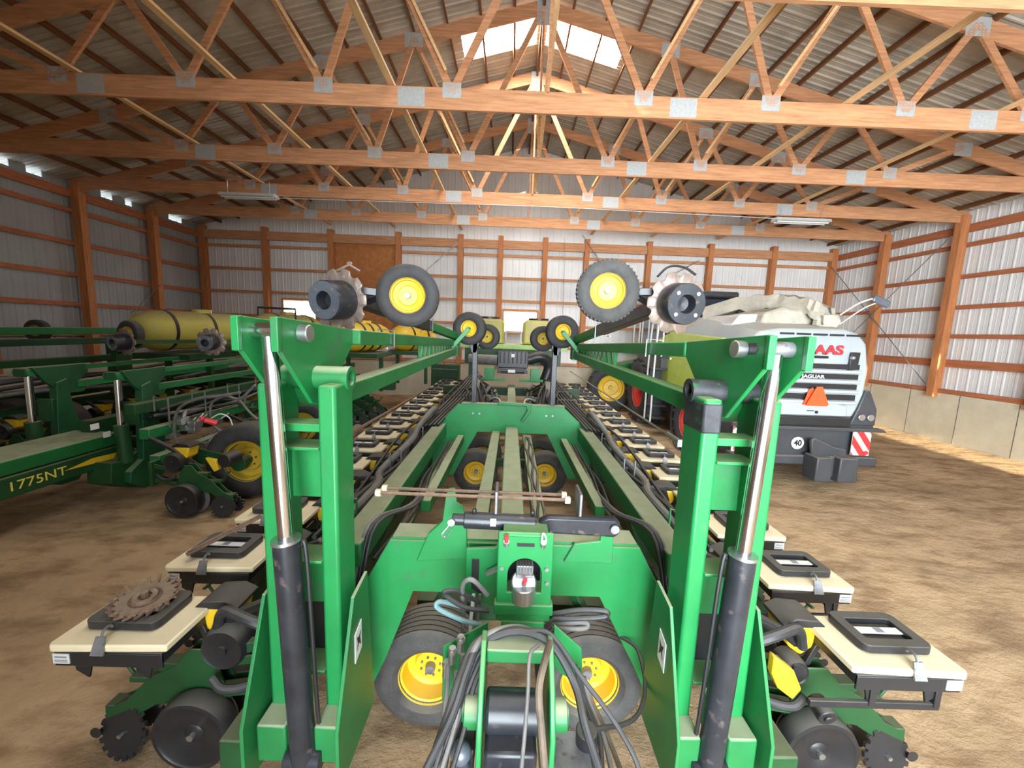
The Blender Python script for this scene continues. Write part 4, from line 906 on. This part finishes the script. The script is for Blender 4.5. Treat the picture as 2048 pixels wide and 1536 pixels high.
# toolbar, tubes and hoses
for z,x in((.95,-4.45),(.62,-4.35),(1.25,-4.6)):
    mb=MB(); mb.bar((x,4.7,z),(x,11.5,z),.13,.13); mb.build('wing_tube',GREEND if z<1.2 else GREENO,P2,.01)
for k in range(9):
    x=-4.35-.05*k; mb=MB(); mb.tube([(x+.03*math.sin(i*.8+k),5.0+i*.5,1.08+.04*(k%4)+.04*math.sin(i*1.3+k*2)) for i in range(12)],.020,7,3); mb.build('wing_hose',[HOSE,HOSEG,HOSE][k%3],P2)
for Y in(4.9,5.5,6.2,6.9,7.7):
    mb=MB(); mb.tube([(-4.30,Y,1.0),(-4.30,Y,1.38),(-4.48,Y,1.38),(-4.48,Y,1.2)],.010,6,smooth=False); mb.build('hose_guide',STEEL,P2)
def hz(pts,r,mt,Y):
    mb=MB(); mb.tube([at(x,y,Y+k*.03) for k,(x,y) in enumerate(pts)],r,9,7); mb.build('hose',mt,P2)
hz([(480,785),(440,792),(395,798),(360,815),(349,845),(352,880),(370,910),(405,935)],.018,HOSEG,4.75)
hz([(510,770),(480,797),(450,792),(425,805),(421,830),(432,855),(455,868)],.016,HOSEG,4.9)
hz([(478,798),(500,825),(515,838)],.014,HOSEG,5.0)
hz([(420,838),(440,828),(458,835),(465,850)],.008,WHITE,4.9)
mb=MB(); p=at(410,840,4.8); mb.cyl(p,p+V((.11,.05,-.05)),.035,14); mb.sphere(p+V((-.03,-.01,.015)),.03,6); mb.build('red_coupler',RED,P2)
mb=MB(); p=at(430,925,4.6); mb.prism([(-.10,.06),(.02,.04),(.06,-.08),(0,-.11)],p,(1,0,0),(0,0,1),.05); mb.build('drive_bracket',YEL,P2,.006)
mb=MB(); p=at(447,922,4.55); mb.cyl(p,p+V((.02,.2,0)),.085,20); mb.build('drive_motor',BLK,P2,.01)
rp=random.Random(9)
for k in range(26):
    Y=5.0+rp.random()*3.5; mb=MB(); c=V((-4.2+rp.uniform(-.25,.15),Y,.85+rp.uniform(-.25,.25))); mb.box(c,(.10,.12,.08)); mb.cyl(c,c+V((rp.uniform(-.1,.1),.15,.1)),.018,8); mb.build('valve_block',[STEELD,STEEL,GREENO][k%3],P2,.004)
wheel(P2,(-3.50,5.2,.52),(.10,-1,0),.50,.34,.27,tyre=RUB,rim=YELR,hub=GREENO,spokes=6,name='wing_wheel',dish=.1)
wheel(P2,(-3.78,7.2,.50),(.10,-1,0),.46,.34,.25,tyre=RUB,rim=YELR,hub=GREENO,spokes=6,name='wing_wheel',dish=.1)
for x,y in((-3.5,5.2),(-3.78,7.2)):
    mb=MB(); mb.prism([(-.62,.20),(.06,.06),(.09,0),(.06,-.07),(-.62,-.02)],(x,y-.20,.52),(1,0,0),(0,0,1),.03); mb.cyl((x,y-.16,.52),(x,y-.25,.52),.10,20); mb.build('wheel_arm',GREENO,P2,.006)
for i,Y in enumerate((4.62,5.95,6.55,7.95,8.55,9.15,9.75,10.35)):
    o=copy_tree(RUP,P2); o.location=(-3.62 if i==0 else -3.60,Y,0)
# notched marker discs and yellow tank
for px,py,ax in((243,684,(-.24,-.97,-.05)),(415,684,(.16,-.98,-.05))):
    dc=at(px+8,py,5.7); disc_marker(P2,dc,ax,.20,(.11,.16),face=HUBG,dm=DISC)
    mb=MB(); mb.bar(dc+V((0,.08,0)),dc+V((.1,3.5,-.05)),.06,.06); mb.build('outer_marker_arm',GREENO,P2)
wheel(P2,at(262,668,6.0),(-.2,-1,0),.2,.13,.11,rim=YELR,name='marker_wheel')
def tank(par,c,L,r,n,mt=YELD,ax=(0,1,0)):
    mb=MB(); ax=V(ax).normalized(); c=V(c)
    prof=[(.001,-L/2),(r*.45,-L/2+.03),(r*.78,-L/2+.14),(r*.95,-L/2+.30),(r,-L/2+.45),(r,L/2-.45),(r*.95,L/2-.30),(r*.78,L/2-.14),(r*.45,L/2-.03),(.001,L/2)]
    mb.lathe(c,ax,prof,40,closed=False); t=mb.build('liquid_tank',mt,par)
    for i in range(n):
        h=-L/2+.50+(L-1.0)*i/(n-1); q=MB(); q.lathe(c,ax,[(r+.002,h-.025),(r+.012,h-.025),(r+.012,h+.025),(r+.002,h+.025)],40); q.build('strap',BLK,t)
    q=MB(); q.cyl(c+V((0,0,r-.02)),c+V((0,0,r+.05)),.16,20); q.build('filler_lid',mt,t); return t
tank(P2,(-5.98,7.7,2.17),2.4,.35,3,ax=(.25,1,0))
tank(P2,(-5.55,9.9,2.20),1.9,.40,2,ax=(.35,1,0))
mb=MB(); mb.tube([(-5.9,9.3,2.2),(-5.9,9.3,2.72),(-5.2,9.6,2.72),(-5.2,9.6,2.3)],.03,8,smooth=False); mb.build('tank_guard',BLK,P2)
tank(P2,(-3.55,9.6,2.12),1.5,.34,3,mt=YEL,ax=(.5,1,0))
tank(P2,(-2.75,11.2,2.10),1.5,.36,2,mt=YEL,ax=(.7,1,0))
for x,y,h in((-6.2,7.6,1.7),(-5.5,9.9,1.7),(-3.55,9.6,1.7),(-2.8,11.2,1.7)):
    mb=MB(); mb.box((x,y,h),(1.0,1.2,.10))
    for a in(-.4,.4): mb.box((x+a,y,h/2+.4),(.08,.08,h-.8))
    mb.build('tank_cradle',GREENO,P2)
mb=MB(); mb.box((-5.0,9.2,1.0),(4.6,.18,.18)); mb.box((-4.9,7.0,.9),(2.0,.14,.14)); mb.box((-5.35,7.2,.95),(.18,4.6,.18)); mb.build('rear_toolbar',GREENO,P2)
P3=empty('corn_planter',(0,0,0)); tag(P3,'third green planter in deep shade against the left wall','planter')
for x,z,y0,w in((-8.6,1.85,4.8,.12),(-8.9,2.05,6.5,.14),(-8.0,1.55,4.6,.12),(-8.2,.95,4.4,.16),(-7.6,.85,4.6,.15)):
    mb=MB(); mb.bar((x,y0,z),(x+.1,12.0,z+.05),w,w); mb.build('wing_tube',GREENO if z<2 else GREEND,P3,.01)
for x,y in((-8.3,5.3),(-7.5,7.6),(-8.6,8.6)):
    mb=MB(); mb.box((x,y,1.1),(.12,.3,1.6)); mb.prism([(-.2,0),(.5,.1),(.5,.3),(-.2,.3)],(x+.1,y,1.7),(0,1,0),(0,0,1),.03); mb.build('mast_tube',GREENO,P3,.01)
wheel(P3,at(76,661,8.2),(.1,-1,0),.22,.15,.11,rim=YELR,name='marker_wheel')
mb=MB(); p=at(76,661,8.2); mb.bar(p+V((0,.1,-.02)),(-8.9,9.5,2.1),.06,.06); mb.build('outer_marker_arm',GREENO,P3)
for k in range(8):
    mb=MB(); x=-7.2-.07*k; mb.tube([(x,4.6+i*.7,1.15+.05*math.sin(i+k)+.03*k) for i in range(10)],.03,7,3); mb.build('wing_hose',HOSEG if k%3==0 else HOSE,P3)
for i in range(9):
    o=copy_tree(RUP,P3); o.location=(-6.95,4.4+.62*i,0)
for x in(-8.2,-7.4):
    wheel(P3,(x,6.3,.5),(.1,-1,0),.5,.34,.27,tyre=RUB,rim=YELR,hub=GREENO,name='wing_wheel')
wheel(P3,(-6.9,10.4,.5),(.1,-1,0),.5,.34,.27,tyre=RUB,rim=YELR,hub=GREENO,name='wing_wheel')
mb=MB(); mb.box((-7.9,9.6,.85),(3,.2,.2)); mb.build('rear_toolbar',GREENO,P3)
for p in RU+[RUP]:
    for ch in list(p.children_recursive): bpy.data.objects.remove(ch)
    bpy.data.objects.remove(p)
# ------------------------------------------------------------ forage harvester
H=empty('forage_harvester',(4.95,6.4,0)); tag(H,'grey and black forage harvester with red wheels, seen from behind by the right wall','harvester')
def hb(mb,nm,mt,par=None,bev=.01):
    for i,v in enumerate(mb.v): mb.v[i]=v-V((4.95,6.4,0)) if par is None else v-V((4.95,6.4,0))
    return mb.build(nm,mt,H if par is None else par,bev)
XC2=4.95
prof=[(-1.0,1.17),(-1.10,1.35),(-1.16,1.95),(-1.10,2.32),(-.92,2.52),(-.6,2.58),(.45,2.60),(.68,2.54),(.84,2.38),(.93,1.95),(.92,1.55),(.84,1.30),(.78,1.17)]
def hoodsec(k,dz,sx): return [(XC2+.08*0+x*sx,z+dz) for x,z in prof]
mb=MB(); secs=[(6.42,0,1.0),(6.40,-.01,.98),(6.75,.05,1.03),(8.2,.20,1.03),(9.6,.22,1.0)]
secs=[(6.38,-.03,.96),(6.42,0,1.0),(7.0,.06,1.03),(8.2,.14,1.03),(9.4,.16,1.0)]
P=[];n=len(prof)
for y,dz,sx in secs:
    for x,z in prof: P.append((XC2+x*sx,y,1.0+(z-1.0)*(1+dz*.5)+ (dz if z>2.2 else 0)))
F_=[(i*n+j,i*n+(j+1)%n,(i+1)*n+(j+1)%n,(i+1)*n+j) for i in range(len(secs)-1) for j in range(n)]+[tuple(range(n)),tuple(range((len(secs)-1)*n,len(secs)*n))[::-1]]
mb.add(P,F_); hood=hb(mb,'engine_hood',SILVER,bev=.02)
def hx(x,y,Y=6.36): p=at(x,y,Y); return p
# louvres
for k,(ya,yb) in enumerate(((727,737),(747,757),(767,777),(788,799),)):
    z1=hx(1640,ya).z; z0_=hx(1640,yb).z
    mb=MB(); mb.box((XC2-.05+.03,6.352,(z0_+z1)/2),(1.50,.03,z1-z0_)); hb(mb,'louvre_gap',BLK,hood,.004)
    mb=MB(); mb.box((XC2-.02,6.335,z0_-.04),(1.56,.05,.055)); hb(mb,'louvre_slat',SILVER,hood,.012)
for k in range(5):
    a=hx(1425+53*k+2,663+.4*k,6.42); mb=MB(); p=V((XC2-.50+.27*k,6.375,2.50+.0*k)); mb.box(p,(.22,.05,.03)); hb(mb,'vent_slot',BLK,hood,.004)
mb=MB(); a=hx(1640,838); mb.prism([(-.62,.0),(.62,0),(.60,.18),(.45,.20),(.42,.23),(-.42,.23),(-.45,.20),(-.60,.18)],(XC2+.0,6.34,1.18),(1,0,0),(0,0,1),.05); hb(mb,'tail_panel',SILVER,hood,.015)
mb=MB(); mb.cyl((XC2+.1,6.31,1.24),(XC2+.1,6.30,1.24),.025,16); mb.box((XC2,6.31,1.26),(.12,.004,.012)); hb(mb,'latch',BLK,hood,0)
lt=text_mesh('maker_lettering','CLAAS',.205,mat('sign_red',(.55,.03,.04),.4,var=.03),hood,(hx(1640,699).x-4.95,-.045,hx(1640,700).z),(1,0,0),(0,0,1),.002,bold=.008,sx=1.25)
lt.location=(0,0,0)
text_mesh('model_lettering','JAGUAR',.075,WCREAM,hood,(hx(1623,752).x-4.95,-.075,hx(1623,752.5).z),(1,0,0),(0,0,1),.004,bold=.002,sx=1.35)
mb=MB(); mb.box((hx(1642,714).x,6.345,hx(1642,714).z),(.22,.006,.04)); hb(mb,'model_badge',BLK,hood,0)
mb=MB(); p=hx(1706,722,6.34); mb.prism([(-.06,-.16),(.08,-.14),(.10,.14),(-.05,.14)],p,(1,0,0),(0,0,1),.03); hb(mb,'work_light_bezel',BLK,hood,.01)
mb=MB(); p=hx(1706,716,6.31); mb.sphere(p,.035,8); hb(mb,'work_light',STEEL,hood,0)
# slow-moving-vehicle triangle
mb=MB(); c=hx(1637,793,6.24); w_=.18; mb.prism([(-w_,-.13),(-.15,-.155),(.15,-.155),(w_,-.13),(w_-.02,-.09),(.045,.16),(-.045,.16),(-w_+.02,-.09)],c,(1,0,0),(0,0,1),.02); hb(mb,'warning_triangle',ORG,H,.004)
mb=MB(); mb.prism([(-.17,-.15),(.0,-.15),(-.04,.14),(-.10,.10)],c+V((-.03,.05,0)),(1,0,0),(0,0,1),.02); hb(mb,'triangle_back',ORG,H,.004)
# chassis rear: light clusters, dark lower body, bumper
mb=MB(); mb.prism([(-1.18,1.0),(-1.12,.40),(1.14,.40),(1.20,1.0),(1.12,1.17),(-1.10,1.17)],(XC2-.02,7.0,0),(1,0,0),(0,0,1),1.2); hb(mb,'lower_body',DGREY,H,.03)
mb=MB(); mb.box((XC2-.15,6.36,1.08),(1.7,.10,.14)); hb(mb,'grille_bar',BLK,H,.01)
mb=MB(); mb.prism([(-1.22,0),(1.28,0),(1.22,.05),(-1.18,.05)],(XC2,6.34,.94),(1,0,0),(0,0,1),.16); hb(mb,'bumper_ledge',DGREY,H,.01)
mb=MB(); mb.prism([(-1.2,0),(1.22,0),(1.22,.16),(-1.2,.16)],(XC2,6.42,.34),(1,0,0),(0,0,1),.25); hb(mb,'bumper',DGREY,H,.03)
for s in(-1,1):
    mb=MB(); mb.prism([(.72,1.03),(1.14*1.0,1.03),(1.14,1.30),(.98,1.62),(.90,1.62),(.82,1.33)] if s>0 else [(-.72,1.03),(-1.14,1.03),(-1.14,1.3),(-.98,1.62),(-.90,1.62),(-.82,1.33)],(XC2,6.5,0),(1,0,0),(0,0,1),.3); lc=hb(mb,'lamp_housing',DGREY,H,.02)
    for dx in(.88,1.03):
        mb=MB(); mb.cyl((XC2+s*dx,6.35,1.17),(XC2+s*dx,6.32,1.17),.058,20); a=hb(mb,'rear_lamp',STEEL,lc,.008)
    cx=XC2+s*.90 if s>0 else 3.86
    mb=MB(); mb.box((cx,6.30,.75),(.30,.02,.42)); ch=hb(mb,'chevron_board',WHITE,H,.002)
    for k in range(4):
        a0=-.5+.28*k; q=MB(); poly=[]
        # clip a diagonal band to the board
        def clip(poly):
            for ax_,lim,sg in((0,.15,1),(0,-.15,-1),(1,.21,1),(1,-.21,-1)):
                out=[]
                for i in range(len(poly)):
                    p,q_=poly[i],poly[(i+1)%len(poly)]; ip=sg*p[ax_]<=sg*lim; iq=sg*q_[ax_]<=sg*lim
                    if ip: out.append(p)
                    if ip!=iq:
                        t=(lim-p[ax_])/(q_[ax_]-p[ax_]); out.append((p[0]+(q_[0]-p[0])*t,p[1]+(q_[1]-p[1])*t))
                poly=out
                if not poly: return []
            return poly
        z_=a0; sl=1.3*(-s)
        band=[(-.2,z_-.2*sl),(.2,z_+.2*sl),(.2,z_+.2*sl+.15),(-.2,z_-.2*sl+.15)]
        band=clip(band)
        if len(band)>2: q.prism(band,(cx,6.289,.75),(1,0,0),(0,0,1),.004); hb(q,'red_stripe',WREDT,ch,0)
    mb=MB(); mb.cyl((cx+s*.09,6.285,.59),(cx+s*.09,6.27,.59),.035,16); hb(mb,'red_reflector',RED,ch,0)
c=hx(1595,886,6.38); mb=MB(); mb.cyl((c.x,6.39,c.z),(c.x,6.375,c.z),.105,32); sg=hb(mb,'speed_disc',WHITE,H,.002)
text_mesh('speed_number','40',.135,BLK,sg,(c.x-4.95,-.028,c.z),(1,0,0),(0,0,1),.003,bold=.004,sx=.95)
# tow hitch
mb=MB(); mb.box((5.06,6.15,.36),(.26,.30,.40)); mb.box((5.45,6.15,.36),(.30,.30,.40)); mb.box((5.28,6.22,.38),(.30,.2,.34)); mb.prism([(-.30,0),(.28,.0),(.26,.12),(.05,.16),(-.28,.30),(-.34,.26)],(5.28,6.22,.53),(1,0,0),(0,0,1),.06); hb(mb,'tow_hitch',DGREY,H,.02)
# flank panels, lime side, platform, cab
mb=MB(); mb.prism([(7.3,1.35),(9.9,1.2),(10.0,2.35),(9.3,2.50),(7.0,2.40),(7.05,1.7)],(3.80,0,0),(0,1,0),(0,0,1),.10); hb(mb,'side_panel',LIME,H,.03)
mb=MB(); mb.box((4.9,8.6,2.52),(1.9,2.6,.10)); hb(mb,'lime_deck',LIME,H,.04)
mb=MB(); mb.prism([(6.5,.5),(11.8,.5),(11.8,1.5),(6.5,1.25)],(4.95,0,0),(0,1,0),(0,0,1),1.9); hb(mb,'chassis',DGREY,H,.02)
mb=MB(); mb.prism([(10.4,2.0),(12.1,2.0),(12.3,2.9),(12.0,3.45),(10.5,3.45)],(4.9,0,0),(0,1,0),(0,0,1),1.7); hb(mb,'cab_glass',GLASS,H,.05)
mb=MB(); mb.box((4.9,11.3,3.52),(1.9,2.0,.16)); rf=hb(mb,'cab_roof',DGREY,H,.05)
mb=MB(); mb.sphere((4.2,10.6,3.68),.07,8,(1,1,1.3)); hb(mb,'beacon',RED,rf,0)
mb=MB(); mb.box((3.85,10.2,1.75),(.5,1.7,.35)); mb.box((3.85,10.2,1.95),(.6,1.9,.05)); hb(mb,'platform',DGREY,H,.01)
mb=MB()
for k in range(5): mb.box((3.62,9.45,.42+.30*k),(.36,.34,.04))
mb.box((3.62,9.62,1.0),(.34,.02,1.3)); hb(mb,'ladder_steps',BLK,H,.004)
for y in(9.25,9.66):
    mb=MB(); mb.tube([(3.42,y,.35),(3.42,y,1.9),(3.48,y+.05,2.75),(3.60,y+.1,2.75),(3.62,y+.1,1.95)],.022,8); hb(mb,'hand_rail',WCREAM,H,0)
for y in(10.2,10.9):
    mb=MB(); mb.tube([(3.55,y,1.95),(3.55,y,2.85),(3.55,y+.5,2.85),(3.55,y+.5,1.95)],.022,8,smooth=False); hb(mb,'hand_rail',WCREAM,H,0)
wf=[]
def hwheel(c,R,W,r,lugs):
    t=wheel(H,(0,0,0),(-1,0,0),R,W,r,tyre=RUB,rim=REDR,lugs=lugs,hub=STEELD,name='drive_wheel',dish=-.2); t.location=V(c)-V((4.95,6.4,0))
for x in(3.85,6.0): hwheel((x,10.9,.88),.88,.62,.45,20)
for x in(3.90,5.95): hwheel((x,8.05,.62),.62,.42,.32,18)
# mud guard over the rear wheel
mb=MB(); mb.lathe((3.92,8.05,.62),(1,0,0),[(.66,-.24),(.69,-.24),(.69,.24),(.66,.24)],40); hb(mb,'mud_guard',BLK,H,0)
# discharge spout lying along the top, dusty canvas cover
rs=random.Random(5)
sp_=[at(1418,628,8.6),at(1480,610,8.1),at(1560,606,7.5),at(1620,614,7.0),at(1660,632,6.75)]
mb=MB()
sec=[(-.24,-.11),(.24,-.11),(.27,.0),(.18,.12),(-.18,.12),(-.27,.0)]
Pn=[];m0=24
for i in range(m0+1):
    t=i/m0*(len(sp_)-1); k=min(int(t),len(sp_)-2); c=sp_[k].lerp(sp_[k+1],t-k); d=(sp_[k+1]-sp_[k]).normalized(); sx=d.cross(V((0,0,1))).normalized()
    for a,b in sec:
        j=.035*(i>6); Pn.append(c+sx*(a+rs.uniform(-j,j))+V((0,0,b*1.2+rs.uniform(-j,j))))
mb.add(Pn,[(i*6+j,i*6+(j+1)%6,(i+1)*6+(j+1)%6,(i+1)*6+j) for i in range(m0) for j in range(6)]+[(5,4,3,2,1,0)])
so=hb(mb,'discharge_spout',CANVAS,H,0)
mb=MB(); p=at(1655,640,6.72); mb.prism([(-.22,-.10),(.1,-.16),(.2,-.04),(.14,.10),(-.2,.08)],p,(1,0,0),(0,0,1),.12); hb(mb,'spout_flap',CANVAS,so,.02)
mb=MB(); p=at(1482,632,7.9); mb.cyl(p+V((0,.1,-.08)),p+V((-.01,-.05,.06)),.075,20); hb(mb,'exhaust_pipe',BLK,H,.004)
mb=MB(); mb.prism([(-.55,0),(.7,0),(.45,.22),(-.2,.30),(-.5,.2)],(4.9,8.0,2.66),(1,0,0),(0,0,1),2.2); hb(mb,'top_cover',CANVAS,H,.05)
mb=MB(); mb.prism([(3.95,2.62),(4.7,2.64),(4.5,2.85),(4.1,2.83)],(0,7.9,0),(1,0,0),(0,0,1),1.6); hb(mb,'air_intake_hood',WCREAM,H,.05)
# mirror arms, right
mb=MB(); mb.tube([at(1680,630,6.9),at(1715,608,6.7),at(1745,597,6.6)],.014,8); mb.tube([at(1680,648,6.9),at(1725,618,6.7),at(1752,606,6.6)],.011,8); ma=hb(mb,'mirror_arm',WCREAM,H,0)
mb=MB(); p=at(1762,603,6.6); mb.box(p,(.30,.05,.13),Matrix.Rotation(math.radians(22),3,'Y')); hb(mb,'mirror',HUBG,ma,.03)
# ------------------------------------------------------------ green machine with yellow wheels behind the harvester
TR=empty('farm_tractor',(3.25,12.7,0)); tag(TR,'green tractor with a yellow wheel, mostly hidden beyond the harvester','tractor')
for x,y in((3.25,12.55),(5.3,12.6)):
    t=wheel(TR,(0,0,0),(-.15,-1,0),.72,.40,.40,tyre=RUB,rim=YEL,lugs=20,hub=YELR,name='tractor_wheel',dish=.0); t.location=V((x-3.25,y-12.7-.12,.72))
mb=MB(); mb.prism([(-.5,0),(2.6,0),(2.6,.75),(1.2,.9),(.2,.7),(-.4,.7)],(0,.30,.75),(1,0,0),(0,0,1),.7); mb.build('tractor_body',GREEN,TR,.05)
mb=MB(); mb.box((.5,.1,.75),(.3,.9,.3)); mb.prism([(.25,.5),(.75,.5),(.70,1.1),(.35,1.2)],(0,-.28,0),(1,0,0),(0,0,1),.05); mb.build('axle_housing',LIME,TR,.02)
# small green toolbox pair on the floor by the far wall
mb=MB(); mb.box((-2.1,12.9,.62),(.9,.4,1.24)); b_=mb.build('storage_cabinet',GREENO,None,.02); tag(b_,'dark green cabinet on the floor by the far wall, left of the planter tanks','cabinet')
mb=MB(); mb.box((0,0,0),(.8,.02,.02)); mb.v=[v+V((-2.1,12.68,1.1)) for v in mb.v]; h=mb.build('cabinet_handle',STEELD,b_)
mb=MB(); mb.box(at(888,738,13.98),(.07,.01,.5)); trim(mb,ORG)
# long thin rods beside the wings
a=V((.06-2.2,3.4,.95)); 
mb=MB(); mb.cyl(at(1362,886,2.2),at(1140,742,7.0),.007,10); tr_=mb.build('transport_link',STEEL,PL)
mb=MB(); p=at(1362,886,2.2); q=at(1335,868,2.4); mb.cyl(p,q,.016,12); mb.box(p,(.05,.03,.04)); mb.build('link_clevis',STEEL,tr_)
mb=MB(); mb.cyl(at(700,868,3.1),at(860,775,7.5),.016,10); mb.cyl(at(690,875,3.0),at(716,858,3.3),.045,14); mb.build('transport_link',RUST,PL)

# keep the tree at thing > part > sub-part
def depth(o):
    n=0
    while o.parent: o=o.parent; n+=1
    return n
for o in sorted(list(bpy.data.objects),key=depth):
    while depth(o)>2:
        pa=o.parent; mbs=pa.matrix_basis@o.matrix_basis; o.parent=pa.parent; o.matrix_basis=mbs
